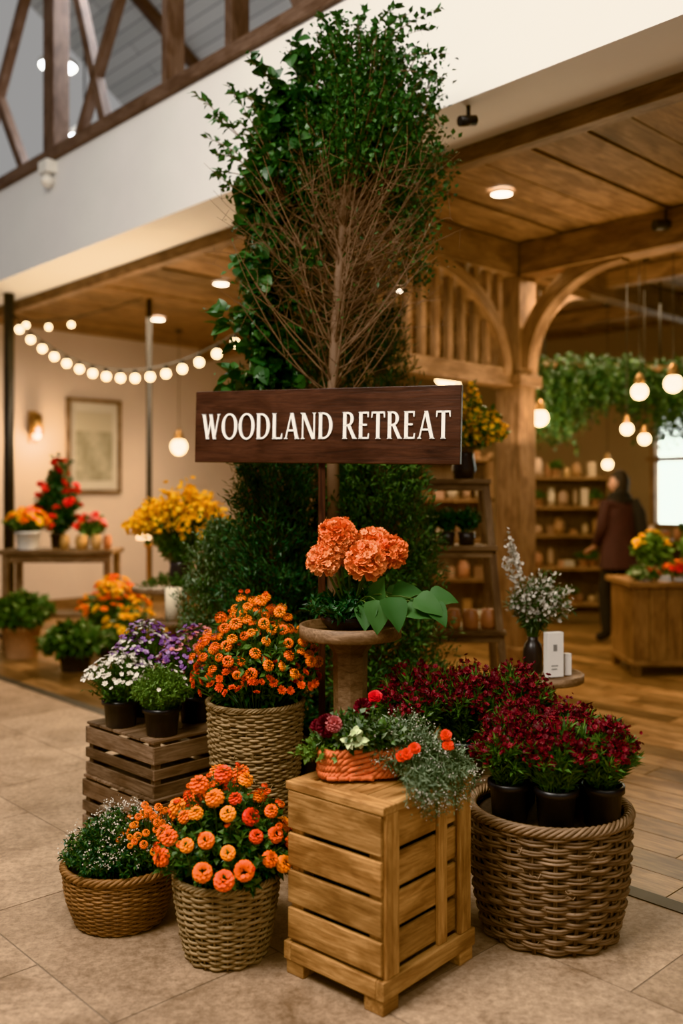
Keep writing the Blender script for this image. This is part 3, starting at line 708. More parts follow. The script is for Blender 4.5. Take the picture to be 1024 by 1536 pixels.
def arrangement():
    par=empty('flower_arrangement_in_woven_planter',(.055,2.985,.6))
    mb=MB();c=np.array([.055,2.985,.6]);rot=.12
    M=120;th=np.arange(M)*2*pi/M
    def se(a,rx,ry): 
        ca,sa=np.cos(a),np.sin(a);return np.stack([rx*np.sign(ca)*np.abs(ca)**.5,ry*np.sign(sa)*np.abs(sa)**.5],-1)
    Rm=np.array([[math.cos(rot),-math.sin(rot)],[math.sin(rot),math.cos(rot)]])
    for i in range(4):
        for ph in(0,2*pi/3,4*pi/3):
            amp=.008*np.cos(14*th+ph+i*1.6)
            xy=(se(th,.122,.056)+se(th,1,1)*amp[:,None]*.9)@Rm.T
            P=np.stack([c[0]+xy[:,0],c[1]+xy[:,1],c[2]+.0165+i*.0215+.009*np.sin(14*th+ph+i*1.6)],1)
            mb.tube(P,.0072,'coral_yarn',7,closed=True,ref=np.array([0,0,1.]))
    xy=se(th,.11,.048)@Rm.T
    V=np.concatenate([np.column_stack([c[0]+xy[:,0],c[1]+xy[:,1],np.full(M,c[2]+.08)]),[[c[0],c[1],c[2]+.085]]])
    mb.add(V,[[i,(i+1)%M,M] for i in range(M)],'soil')
    for k in range(4):
        P=[(c[0]-.10+.035*k+.02*q,c[1]-.068-.006*math.sin(q*2+k),.609) for q in range(3)];mb.tube(np.array(P),.008,'coral_yarn',7)
    mb.build('woven_planter',parent=par)
    mb=MB()
    P=dome((c[0],c[1],c[2]+.08),.08,.15,.13,110,k=.5,lo=.5,sx=1.1,sy=.7);stems(mb,*P,.0016,.001,'stem_green');leaves(mb,*P,9,LEAFR,.026,'leaf_mid',t0=.2)
    leaves(mb,*P,6,LEAFR,.028,'leaf_grey',t0=.4)
    for p,s,m in(((-.045,2.95,.765),.036,'petal_burgundy'),((-.025,2.93,.775),.026,'petal_pink'),((.07,3.05,.80),.03,'petal_burgundy'),((.11,3.05,.835),.022,'petal_red'),((-.07,2.98,.75),.03,'petal_burgundy')):
        mb.inst(POM if m!='petal_red' else RAN,np.array([p]),frameZ(np.array([[0,-.6,.7]])),s,m,smooth=True)
        mb.tube([p,(c[0]+(p[0]-c[0])*.4,c[1],.67)],.002,'stem_green',4)
    CR=gridleaf(.4,.15,.35,5,wav=.05)
    for p in((.03,2.88,.755),(.055,2.89,.77),(.02,2.89,.73),(.06,2.885,.735)):
        p=np.array(p);a=rng.normal(size=(6,3))*[1,.4,1]+[0,-.3,0]
        mb.inst(CR,np.tile(p,(6,1)),frameY(a,np.tile([0,-.8,.6],(6,1))),.026,'petal_cream',smooth=True);mb.tube([p,(c[0],c[1]-.02,.67)],.002,'stem_green',4)
    L=dome((-.06,2.98,.66),.02,.1,.08,40,k=.9,lo=.5);stems(mb,*L,.0015,.001,'stem_green');leaves(mb,*L,10,LEAFR,.024,'leaf_light',t0=.3,vlo=.3)
    for cc,R,H,n in(((.19,3.0,.615),.15,.19,170),((.28,2.97,.605),.14,.13,160)):
        G=dome(cc,.04,R,H,n,k=.75,lo=.5);G[2][:,2]=np.maximum(G[2][:,2],.612)
        stems(mb,*G,.0012,.0008,'leaf_grey');leaves(mb,*G,16,NEEDLE,.03,'leaf_grey',t0=.2)
        for k in range(3):
            C=G[2]+rng.normal(size=G[2].shape)*.012;C[:,2]=np.maximum(C[:,2],.612);mb.inst(DOT,C,frameZ(rng.normal(size=C.shape)),.008,'petal_white' if k<1 else 'leaf_grey',U(.5,1,len(C)))
    n=90;F0=np.array([.118,2.685,0]);no=np.array([.7495,-.662,0]);sA=U(.06,.42,n)
    P0=np.array([.24,2.95,.615])+rng.normal(size=(n,3))*[.02,.02,0];P2=F0+AR*sA[:,None]+no*U(.02,.055,n)[:,None];P2[:,2]=U(.525,.61,n)+.05*(np.abs(sA-.27)>.12);P1=F0+AR*sA[:,None]+no*.012;P1[:,2]=.70
    stems(mb,P0,P1,P2,.0012,.0008,'leaf_grey',K=7);leaves(mb,P0,P1,P2,22,NEEDLE,.026,'leaf_grey',t0=.3)
    for k in range(3):
        C=P2+rng.normal(size=P2.shape)*.008+no*.012;mb.inst(DOT,C,frameZ(rng.normal(size=C.shape)),.0075,'petal_white' if k<1 else 'leaf_grey',U(.5,1,n))
    for p in((.20,2.86,.70),(.225,2.87,.715),(.185,2.87,.69),(.33,2.95,.735),(.335,2.94,.705)):
        mb.inst(RAN,np.array([p]),frameZ(np.array([[0,-.7,.6]])),.018,'petal_ranunculus',np.array([.1]),smooth=True);mb.tube([p,(.24,2.97,.62)],.0015,'stem_green',4)
    mb.build('flowers',parent=par)
arrangement()
def coral():
    mb=MB();c=(.035,3.74,.957)
    mb.lathe(c,[(.0005,0),(.085,0),(.115,.03),(.12,.055),(.112,.055),(.0005,.05)],'dark_ceramic',32)
    heads=[((-.015,3.68,1.33),.08),((-.07,3.66,1.235),.07),((.095,3.64,1.235),.088),((.19,3.68,1.265),.075),((.125,3.74,1.29),.08),((.03,3.76,1.26),.07),((-.04,3.66,1.275),.06)]
    for p,s in heads:
        p=np.array(p);v=U(.1,.9);mb.inst(POM,p[None],frameZ(np.array([[U(-.2,.2),-.45,.8]])),s*.92,'petal_coral',np.array([v]),smooth=True)
        d=nrm(rng.normal(size=(110,3)));d=d[d[:,2]>-.55];C=p+d*s*U(.72,.95,len(d))[:,None];mb.inst(DAISY,C,frameZ(d+rng.normal(size=d.shape)*.4),s*.2,'petal_coral',np.clip(v+U(-.5,.5,len(d)),0,1),smooth=True)
        a=np.array([c[0],c[1],c[2]+.05]);mb.tube(bez(a[None],np.array([[ (a[0]+p[0])/2,(a[1]+p[1])/2,1.1]]),p[None],np.linspace(0,1,8)),.005,'stem_green',6)
    GL=gridleaf(.42,.12,.3,8,wav=.02,pw=.6)
    for (dx,dy,dz,px,py,pz,s) in((.1,-.5,-.75,.13,3.6,1.09,.13),(.28,-.5,-.55,.18,3.6,1.10,.14),(-.1,-.6,-.5,.10,3.62,1.07,.11),(.8,-.4,.0,.24,3.62,1.05,.13),(.85,-.45,-.25,.28,3.62,1.09,.13),(1,-.1,.05,.34,3.68,1.09,.12),(.5,-.6,-.45,.34,3.62,1.07,.11),(.0,-.5,.9,.14,3.66,1.06,.12),(.6,.2,.5,.2,3.8,1.06,.12),(.9,-.2,.25,.2,3.7,1.10,.12)):
        p=np.array([px,py,pz]);d=nrm(np.array([[dx,dy,dz]]));up=np.array([[U(-.3,.3),-.6,.75]])
        mb.inst(GL,p[None],frameY(d,up),s,'leaf_broad',smooth=True)
        mb.tube(bez(np.array([[c[0],c[1],c[2]+.04]]),np.array([[(c[0]+px)/2,(c[1]+py)/2,pz+.04]]),p[None],np.linspace(0,1,6)),.003,'stem_green',5)
    P=dome((c[0],c[1],c[2]+.05),.08,.19,.12,90,k=.7,lo=.6);stems(mb,*P,.0016,.001,'stem_green');leaves(mb,*P,16,LEAF,.04,'leaf_dark',t0=.2)
    mb.build('coral_hydrangea_bowl')
coral()
# ---------------------------------------------------------------- tree and shrubs
TP=empty('tall_display_tree',(-.03,4.65,0))
def tree():
    mb=MB()
    tr=np.array([[-.03,4.55,.3],[-.035,4.5,1.2],[-.045,4.45,1.9],[-.03,4.45,2.3],[.0,4.48,2.7],[.03,4.5,3.1],[.06,4.55,3.45],[.09,4.6,3.7]])
    mb.tube(tr,[.04,.034,.027,.024,.022,.018,.012,.005],'twig_brown',8,var=.7)
    def trunk(z):
        return np.stack([np.interp(z,tr[:,2],tr[:,0]),np.interp(z,tr[:,2],tr[:,1]),z],-1)
    def grp(n,cen,rad,zb,r0=.004,r1=.0012):
        n=int(n);d=nrm(rng.normal(size=(n,3)))*(U(.35,1,n)**.5)[:,None]*np.array(rad);P2=np.array(cen)+d
        P0=trunk(U(zb[0],zb[1],n));P1=P0*.45+P2*.55;P1[:,2]=P0[:,2]*.55+P2[:,2]*.45-.02;P1[:,:2]=P0[:,:2]*.35+P2[:,:2]*.65+rng.normal(size=(n,2))*.04
        stems(mb,P0,P1,P2,r0,r1,'twig_brown',K=7,seg=4);return P0,P1,P2
    g=grp(180,(.14,4.58,3.38),(.38,.30,.38),(2.8,3.3));leaves(mb,*g,62,LEAFR,.032,'leaf_tree',t0=.4,t1=1.03,jit=.04)
    g=grp(60,(.10,4.58,3.68),(.26,.22,.17),(3.0,3.5));leaves(mb,*g,50,LEAFR,.032,'leaf_tree',t0=.4,t1=1.02,jit=.03,vlo=.2)
    g=grp(50,(.40,4.58,3.10),(.17,.22,.26),(2.5,3.0));leaves(mb,*g,36,LEAFR,.032,'leaf_tree',t0=.6,t1=1.02,jit=.03)
    g=grp(30,(.40,4.6,2.75),(.12,.2,.22),(2.3,2.6));leaves(mb,*g,20,LEAFR,.03,'leaf_tree',t0=.7,t1=1.02,jit=.03)
    g=grp(60,(-.16,4.66,3.15),(.2,.18,.3),(2.6,3.0));leaves(mb,*g,46,LEAFR,.036,'leaf_tree',t0=.5,t1=1.02,jit=.04,vhi=.6)
    g=grp(45,(.14,4.38,3.22),(.34,.12,.2),(2.7,3.1));leaves(mb,*g,44,LEAFR,.032,'leaf_tree',t0=.65,t1=1.03,jit=.04,vlo=.2)
    for cen,tips in(((.0,4.55,3.5),[(.34,4.5,3.82),(.42,4.5,3.74),(-.1,4.55,3.83),(.12,4.55,3.86),(.5,4.5,3.5),(.5,4.5,3.3),(-.02,4.5,3.82),(.26,4.5,3.84),(.52,4.5,3.62),(.48,4.5,3.84)]),((-.25,4.55,2.9),[(-.72,4.5,3.44),(-.62,4.5,3.32),(-.55,4.45,3.46),(-.66,4.5,3.22),(-.5,4.5,3.3),(-.62,4.5,3.05),(-.45,4.5,3.42),(-.58,4.45,2.95),(-.6,4.5,3.14),(-.4,4.5,3.3)])):
        tips=np.array(tips);n=len(tips);P0=np.tile(np.array(cen),(n,1));P1=P0*.5+tips*.5+[0,0,.1]
        stems(mb,P0,P1,tips,.004,.001,'twig_brown',K=7,seg=4);leaves(mb,P0,P1,tips,34,LEAFR,.048,'leaf_tree',t0=.3,vlo=.5)
    n=78;a=U(-1,1,n);z0=U(1.85,2.75,n);P0=trunk(z0)
    P2=P0+np.stack([a*.42+np.sign(a)*.05,U(-.32,.12,n),U(.25,.75,n)],1);P2[:,2]=np.minimum(P2[:,2],3.05);P1=P0*.5+P2*.5;P1[:,0]+=a*.04;P1[:,2]-=.06;P1+=rng.normal(size=P1.shape)*.03
    stems(mb,P0,P1,P2,.005,.0011,'twig_brown',K=8,seg=5)
    m=400;idx=rng.integers(0,n,m);t=U(.25,.95,m);Q0=bez(P0[idx],P1[idx],P2[idx],t);Q2=Q0+np.stack([rng.normal(size=m)*.12+a[idx]*.06,rng.normal(size=m)*.07,U(-.02,.22,m)],1);Q1=(Q0+Q2)/2+rng.normal(size=Q0.shape)*.03;stems(mb,Q0,Q1,Q2,.002,.0007,'twig_brown',K=5,seg=3)
    m2=500;j=rng.integers(0,m,m2);t=U(.3,.95,m2);R0=bez(Q0[j],Q1[j],Q2[j],t);R2=R0+rng.normal(size=(m2,3))*[.06,.04,.06]+[0,0,.03];stems(mb,R0,(R0+R2)/2,R2,.0011,.0006,'twig_brown',K=3,seg=3)
    leaves(mb,P0,P1,P2,5,LEAF,.028,'leaf_tree',t0=.3)
    pot(mb,(-.03,4.55,0),.22,.17,.36,'dark_ceramic')
    mb.build('tree',parent=TP)
    mb=MB();GL=gridleaf(.42,.1,.25,5,nc=3)
    spine=np.array([[-.22,4.72,.35],[-.3,4.72,1.2],[-.36,4.7,2.0],[-.38,4.68,2.6],[-.3,4.66,3.1],[-.2,4.66,3.55]]);mb.tube(spine,[.02,.018,.015,.012,.008,.004],'twig_brown',6)
    n=260;z=U(1.9,3.55,n);P0=np.stack([np.interp(z,spine[:,2],spine[:,0]),np.interp(z,spine[:,2],spine[:,1]),z],1)
    d=rng.normal(size=(n,3))*[.10,.12,.08]+[-.01,-.05,.02];P2=P0+d;P1=(P0+P2)/2+[0,0,.03];stems(mb,P0,P1,P2,.003,.002,'stem_green')
    leaves(mb,P0,P1,P2,6,GL,.075,'leaf_tree',t0=.5,t1=1,up=-.1,vlo=.1,vhi=.9)
    leaves(mb,P0,P1,P2,6,LEAFR,.06,'leaf_dark',t0=.3,t1=1,up=0);leaves(mb,P0,P1,P2,10,LEAFR,.035,'leaf_tree',t0=.5,t1=1.1,up=0,jit=.03)
    P0=np.array([[-.36,4.65,2.35],[-.36,4.65,2.3],[-.38,4.65,3.1],[-.3,4.6,2.65],[-.36,4.6,2.1]]);P2=np.array([[-.68,4.5,2.38],[-.6,4.5,2.3],[-.42,4.5,3.05],[-.5,4.45,2.6],[-.56,4.5,2.05]]);P1=(P0+P2)/2+[0,0,.05];stems(mb,P0,P1,P2,.003,.002,'stem_green');leaves(mb,P0,P1,P2,7,GL,.095,'leaf_tree',t0=.6,vlo=.4)
    mb.build('climbing_foliage',parent=TP)
tree()
def conifer(name,c,R,z0,z1,n,mat='leaf_conifer',size=.05,K=30,prof=None,T=NEEDLE,mixm=None,potr=.16,kp=.6,parent=None,mixT=LEAF,mk=3):
    mb=MB();c=np.array(c,float)
    pot(mb,(c[0],c[1],0),potr,potr*.8,min(.34,z0+.02) ,'dark_ceramic')
    mb.tube([(c[0],c[1],.2),(c[0],c[1],z1-.1)],[.02,.006],'twig_brown',6)
    f=U(0,1,n)**.9;z=z0+(z1-z0)*f;a=U(0,2*pi,n)
    rr=R*np.array([ (prof(q) if prof else (1-q)**kp) for q in f])*U(.6,1.07,n)
    P0=np.stack([np.full(n,c[0]),np.full(n,c[1]),z-.12],1);P2=np.stack([c[0]+rr*np.cos(a),c[1]+rr*np.sin(a),z+.05],1);P1=(P0+P2)/2-[0,0,.02]
    stems(mb,P0,P1,P2,.003,.001,'twig_brown',K=4)
    leaves(mb,P0,P1,P2,K,T,size,mat,t0=.4,t1=1.05,jit=.018,fwd=1.,spread=.9)
    if mixm: leaves(mb,P0,P1,P2,K//mk,mixT,size*.8,mixm,t0=.7,t1=1.05,jit=.02)
    return mb.build(name,parent=parent)
conifer('back_conifer',(-.13,4.92,0),.38,.3,3.25,950,prof=lambda q:.95 if q<.75 else .95-(q-.75)*1.5,size=.055,K=36,parent=TP)
conifer('right_conifer',(.19,4.62,0),.36,.3,1.72,620,prof=lambda q:1-.4*q*q,mat='leaf_conifer',mixm='leaf_mid',size=.045,K=38,parent=TP,mk=2)
conifer('left_conifer',(-.34,4.58,0),.27,.3,1.66,520,prof=lambda q:1-.25*q*q,size=.045,K=38,potr=.14,mixm='leaf_dark',parent=TP)
conifer('rear_conifer',(.18,5.0,0),.32,.4,2.45,500,prof=lambda q:1-.5*q*q,mat='leaf_conifer',size=.05,K=30,parent=TP)
conifer('rosemary_shrub',(-.64,4.88,0),.23,.3,1.30,440,prof=lambda q:(1-.75*q**4),mat='leaf_mid',mixm='leaf_grey',size=.036,K=38,potr=.15,mk=2)
mb=MB();pot(mb,(-.36,5.2,0),.1,.08,.2,'dark_ceramic')
tips=np.array([[-.42,4.86,1.62],[-.46,4.86,1.54],[-.38,4.86,1.58],[-.5,4.9,1.5]]);P0=np.tile([-.36,5.2,.18],(4,1));P1=np.stack([tips[:,0]-.05,tips[:,1]+.05,np.full(4,1.0)],1)
stems(mb,P0,P1,tips,.004,.002,'stem_green',K=8,seg=4);t=U(.9,1.0,(4,14));C=bez(P0[:,None],P1[:,None],tips[:,None],t).reshape(-1,3)+rng.normal(size=(56,3))*.012
mb.inst(DAISY,C,frameZ(rng.normal(size=C.shape)+[0,-.5,.3]),.022,'petal_pink',smooth=True);leaves(mb,P0,P1,tips,20,LEAF,.05,'leaf_mid',t0=.5,t1=.93);mb.build('pink_snapdragon_stems',parent=TP)
# ---------------------------------------------------------------- ladder shelf
def ladder():
    mb=MB();w='table_wood'
    x0,x1=.46,.86;y0,y1=5.54,5.82
    lev=[(1.585,0,.0),(1.19,.03,.06),(.70,.07,.12),(.3,.10,.16)]
    for z,e,d in lev:
        for k in range(3): 
            ya=y0-d+ k*(y1-y0+d)/3;mb.box((0,0,0),AX,(x0-e-.03,ya,z-.028),(x1+e+.03,ya+(y1-y0+d)/3-.006,z),w)
        mb.box((0,0,0),AX,(x0-e,y0-d+.02,z-.07),(x1+e,y0-d+.045,z-.028),w)
    for s_,xx in((-1,x0),(1,x1)):
        mb.beam((xx+s_*.12,y0-.16,0),(xx,y0+.04,1.56),.045,.035,w);mb.beam((xx+s_*.12,y1+.02,0),(xx,y1-.06,1.56),.045,.035,w)
    mb.build('wooden_ladder_shelf',bevel=.003)
ladder()
mb=MB()
for i,x in enumerate((.56,.66,.76,.87)):
    mb.lathe((x,5.5+.03*(i%2),.70),[(.0005,.0),(.04,0),(.046,.02),(.046,.085),(.04,.095),(.042,.115),(.0005,.118)],'terracotta_jar',18)
mb.build('terracotta_jars')
mb=MB()
for i,x in enumerate((.52,.63,.75)):
    mb.lathe((x,5.6,1.19),[(.0005,0),(.045,0),(.055,.08),(.05,.08),(.0005,.07)],'dark_ceramic',18)
    P=dome((x,5.6,1.26),.03,.09,.16,60,k=.4);stems(mb,*P,.0015,.001,'stem_green');leaves(mb,*P,14,LEAFR,.03,'leaf_dark',t0=.2)
mb.build('potted_herbs')
mb=MB();c=(.74,5.65,1.587)
mb.lathe(c,[(.0005,0),(.06,0),(.075,.06),(.06,.14),(.065,.16),(.055,.16),(.0005,.12)],'dark_ceramic',20)
P=dome((c[0],c[1],c[2]+.12),.03,.3,.45,70,k=.55,lo=.55,ctrl=.8);stems(mb,*P,.003,.0012,'twig_brown',K=7);leaves(mb,*P,12,LEAFR,.045,'leaf_mid',t0=.3)
leaves(mb,*P,8,LEAFR,.04,'leaf_light',t0=.5)
t=U(.5,1,(70,9));C=bez(P[0][:,None],P[1][:,None],P[2][:,None],t).reshape(-1,3)+rng.normal(size=(630,3))*.012;mb.inst(DAISY,C,frameZ(rng.normal(size=C.shape)+[0,-.5,.5]),.018,'petal_yellow',smooth=True)
mb.build('yellow_forsythia_vase')
mb=MB();c=np.array([.905,4.42,.652])
mb.lathe(c,[(.0005,0),(.042,0),(.047,.01),(.047,.1),(.04,.135),(.024,.155),(.026,.172),(.02,.172),(.018,.15)],'dark_ceramic',24)
P=dome((c[0],c[1],c[2]+.15),.015,.16,.33,90,k=.35,lo=.6,ctrl=.65);P[2][:,0]+=.04
stems(mb,*P,.0018,.001,'stem_green');leaves(mb,*P,22,NARROW,.04,'leaf_grey',t0=.25);leaves(mb,*P,12,NARROW,.035,'leaf_mid',t0=.25)
P3=(np.array([[c[0],c[1],c[2]+.15]]*4),np.array([[c[0]-.05,c[1],c[2]+.4]]*4),np.array([[c[0]-.12,c[1],1.32],[c[0]-.10,c[1]+.02,1.27],[c[0]-.15,c[1],1.2],[c[0]-.09,c[1],1.24]]));stems(mb,*P3,.002,.001,'stem_green',K=8)
for PP,k in((P,12),(P3,46)):
    N=len(PP[0]);t=U(.6,1,(N,k));C=bez(PP[0][:,None],PP[1][:,None],PP[2][:,None],t).reshape(-1,3)+rng.normal(size=(N*k,3))*.012
    mb.inst(DAISY,C,frameZ(rng.normal(size=C.shape)+[0,-.4,.5]),.0095,'petal_white')
mb.build('vase_of_white_flowers')
mb=MB();a=.35;A=np.array([[math.cos(a),math.sin(a),0],[-math.sin(a),math.cos(a),0],[0,0,1]])
mb.box((.945,4.28,.654),A,(0,0,0),(.085,.035,.205),'paper_white',.5);mb.box((.945,4.28,.654),A,(.02,-.001,.05),(.055,0,.055),'ink_grey');mb.box((.945,4.28,.654),A,(.02,-.001,.035),(.05,0,.04),'ink_grey');mb.box((.945,4.28,.654),A,(.03,-.001,.12),(.05,0,.15),'ink_grey')
mb.box((1.038,4.335,.654),A,(0,0,0),(.035,.03,.1),'paper_white',.4)
mb.build('small_gift_box',bevel=.001)
# ---------------------------------------------------------------- background furniture
def shelf_unit(name,x0,x1,y0,y1,levels,top,w='oak_timber'):
    par=empty(name,((x0+x1)/2,(y0+y1)/2,0))
    mb=MB()
    for x in(x0,x1-.05):
        for y in(y0,y1-.05): mb.box((0,0,0),AX,(x,y,0),(x+.05,y+.05,top),w)
    for z in levels: mb.box((0,0,0),AX,(x0,y0,z-.035),(x1,y1,z),w)
    mb.box((0,0,0),AX,(x0,y1-.02,.1),(x1,y1,top),'table_wood',.2)
    mb.build('shelves',bevel=.003,parent=par)
    mb=MB()
    for z in levels:
        x=x0+.1
        while x<x1-.1:
            r=U(.025,.06);h=U(.05,.22);v=rng.random();y=y0+U(.08,.15)
            q=rng.random()
            if q<.5: mb.lathe((x,y,z),[(.0005,0),(r,0),(r*1.05,h*.3),(r,h*.75),(r*.6,h*.9),(r*.65,h),(.0005,h)],'goods_mix',12,v)
            elif q<.8: mb.box((x,y,z),AX,(-r,-r,0),(r,r,h),'goods_mix',v)
            else:
                pot(mb,(x,y,z),.05,.04,.08,'terracotta');P=dome((x,y,z+.07),.03,.09,.12,30);leaves(mb,*P,8,LEAFR,.04,'leaf_mid',t0=.3)
            x+=r*2+U(.02,.07)
    mb.build('merchandise',parent=par)
shelf_unit('display_shelf_unit',2.15,3.1,10.6,10.95,[.25,.66,1.03,1.35,1.69],1.75)
shelf_unit('display_shelf_unit',.75,1.5,9.2,9.5,[.25,.66,1.05,1.45,1.85],1.9)
shelf_unit('display_shelf_unit',3.25,4.3,9.95,10.3,[.25,.66,1.0],1.02)
def counter():
    mb=MB();w='counter_wood';x0,x1,y0,y1=2.38,3.9,7.62,8.25
    mb.box((0,0,0),AX,(x0-.04,y0-.04,.735),(x1+.04,y1+.04,.775),w,.9)
    n=11;bw=(x1-x0)/n
    for i in range(n): mb.box((0,0,0),AX,(x0+i*bw,y0,.12),(x0+(i+1)*bw-.006,y0+.02,.735),w)
    for i in range(5): mb.box((0,0,0),AX,(x0,y0+.02+i*.12,.12),(x0+.02,y0+.02+i*.12+.115,.735),w)
    mb.box((0,0,0),AX,(x1-.02,y0+.02,.12),(x1,y1,.735),w);mb.box((0,0,0),AX,(x0+.02,y1-.02,.12),(x1-.02,y1,.735),w)
    mb.box((0,0,0),AX,(x0-.015,y0-.015,.09),(x1+.015,y1+.015,.13),w,.6)
    for x in(x0,x1-.07):
        for y in(y0,y1-.07): mb.box((0,0,0),AX,(x,y,0),(x+.07,y+.07,.09),w)
    mb.build('wooden_shop_counter',bevel=.004)
counter()
def bowl_of_flowers(name,c,R,H,petm,leafm,n=60,fs=.03,ft=MUM,potm='white_ceramic',pr=.08,ph=.12,nl=12,ls=.06,vlo=0,k=.5,lo=.85,ctrl=.6):
    mb=MB();pot(mb,c,pr,pr*.8,ph,potm);cc=(c[0],c[1],c[2]+ph*.85)
    P=dome(cc,pr*.6,R,H,90,k=k,lo=.6,ctrl=ctrl);stems(mb,*P,.002,.0015,'stem_green');leaves(mb,*P,nl,LEAFR,ls,leafm,t0=.2)
    if petm:
        for i,m in enumerate(petm):
            Q=dome(cc,pr*.6,R*1.05,H*1.08,n,k=k,lo=lo,ctrl=ctrl);stems(mb,*Q,.002,.0015,'stem_green',K=4);blooms(mb,Q[2],cc,ft,fs,m,vlo=vlo)
    return mb.build(name)
bowl_of_flowers('potted_yellow_tulips',(2.66,8.02,.775),.15,.26,['petal_yellow'],'leaf_light',n=16,fs=.04,ls=.09)
bowl_of_flowers('bowl_of_orange_blooms',(2.80,7.72,.775),.12,.09,['petal_orange','petal_red'],'leaf_mid',n=18,fs=.035,ph=.07)
bowl_of_flowers('potted_greenery',(3.12,8.02,.775),.22,.34,None,'leaf_light',ls=.08,nl=18)
bowl_of_flowers('bowl_of_orange_blooms',(2.5,7.72,.775),.1,.05,['petal_cream','petal_red'],'leaf_mid',n=12,fs=.035,ph=.05)
mb=MB();w='table_wood'
mb.box((0,0,0),AX,(-3.3,8.95,.91),(-2.2,9.45,.955),w)
for x in(-3.27,-2.29):
    for y in(8.98,9.36): mb.box((0,0,0),AX,(x,y,0),(x+.06,y+.06,.91),w)
mb.box((0,0,0),AX,(-3.21,9.0,.83),(-2.29,9.03,.91),w);mb.box((0,0,0),AX,(-3.27,9.0,.3),(-2.23,9.4,.33),w)
mb.build('display_table',bevel=.004)
bowl_of_flowers('potted_orange_yellow_flowers',(-3.05,9.08,.955),.2,.22,['petal_yellow','petal_orange'],'leaf_mid',n=45,fs=.038,pr=.12,ph=.18,vlo=.5)
bowl_of_flowers('tall_red_flower_arrangement',(-2.84,9.37,.955),.22,.80,['petal_red'],'leaf_dark',n=42,fs=.05,ft=RAN,pr=.08,ph=.14,potm='dark_ceramic',nl=26,ls=.075,k=.75,lo=.45,ctrl=.7)
bowl_of_flowers('potted_pink_flowers',(-2.5,9.3,.955),.14,.22,['petal_pink','petal_red'],'leaf_mid',n=24,fs=.038,pr=.08)
mb=MB()
for i,(x,y,r,v) in enumerate(((-2.52,9.05,.06,.8),(-2.38,9.06,.05,.82),(-2.68,9.05,.045,.78),(-2.27,9.05,.04,.2))):
    mb.lathe((x,y,.955),[(.0005,0),(r*.7,0),(r,.05),(r*1.05,.09),(r*.8,.13),(r*.85,.14),(.0005,.13)],'goods_mix',16,v)
mb.build('yellow_ceramic_pots')
bowl_of_flowers('terracotta_potted_plant',(-2.93,8.55,0),.31,.36,None,'leaf_mid',pr=.17,ph=.3,potm='terracotta',nl=24,ls=.09)
bowl_of_flowers('potted_yellow_marigolds',(-2.1,8.6,0),.31,.5,['petal_yellow','petal_orange'],'leaf_mid',n=55,fs=.042,pr=.15,ph=.2,potm='dark_ceramic',vlo=.6,ls=.07)
bowl_of_flowers('potted_leafy_plant',(-2.25,7.9,0),.3,.28,None,'leaf_mid',pr=.14,ph=.15,potm='dark_ceramic',nl=24,ls=.09)
bowl_of_flowers('potted_yellow_marigolds',(-1.7,7.6,0),.25,.4,['petal_yellow'],'leaf_mid',n=35,fs=.035,pr=.13,ph=.2,potm='dark_ceramic',vlo=.3,ls=.07)
roundtable('round_side_table',(-1.13,6.4),.3,.86,.06,rim=.004)
def yellow():
    mb=MB();c=(-1.1,6.4,.866);mb.lathe(c,[(.0005,0),(.07,0),(.09,.05),(.075,.14),(.08,.17),(.07,.17),(.0005,.12)],'dark_ceramic',20)
    P=dome((c[0],c[1],c[2]+.12),.05,.33,.52,140,k=.35,lo=.7,ctrl=.6);stems(mb,*P,.003,.002,'stem_green');leaves(mb,*P,12,LEAF,.06,'leaf_mid',t0=.2,t1=.9)
    for k in range(11): 
        C=P[2]+rng.normal(size=P[2].shape)*.03;mb.inst(DAISY,C,frameZ(rng.normal(size=C.shape)+[0,-.3,1.]),.02,'petal_yellow',smooth=True)
    M=dome((-1.15,6.25,.866),.12,.22,.1,60,k=.8);leaves(mb,*M,14,LEAF,.03,'leaf_mid')
    mb.build('yellow_flower_bouquet')
yellow()
roundtable('wooden_stool',(-1.06,5.9),.13,.7,.03,rim=.002)
mb=MB();mb.lathe((-1.06,5.9,.704),[(.0005,0),(.055,0),(.055,.19),(.05,.2),(.02,.195),(.0005,.195)],'candle_wax',24);mb.tube([(-1.06,5.9,.895),(-1.06,5.9,.915)],.002,'gap_black',4);mb.build('pillar_candle')
mb=MB();c=(-1.9,9.2,0)
mb.lathe(c,[(.15,0),(.15,.02),(.02,.04),(.018,.95),(.05,1.0)],'brass');mb.lathe((c[0],c[1],1.05),[(.11,0),(.115,.0),(.075,.24),(.07,.24)],'lampshade_glow');bulb(mb,(c[0],c[1],1.14),.05,'bulb_glow');mb.build('floor_lamp')
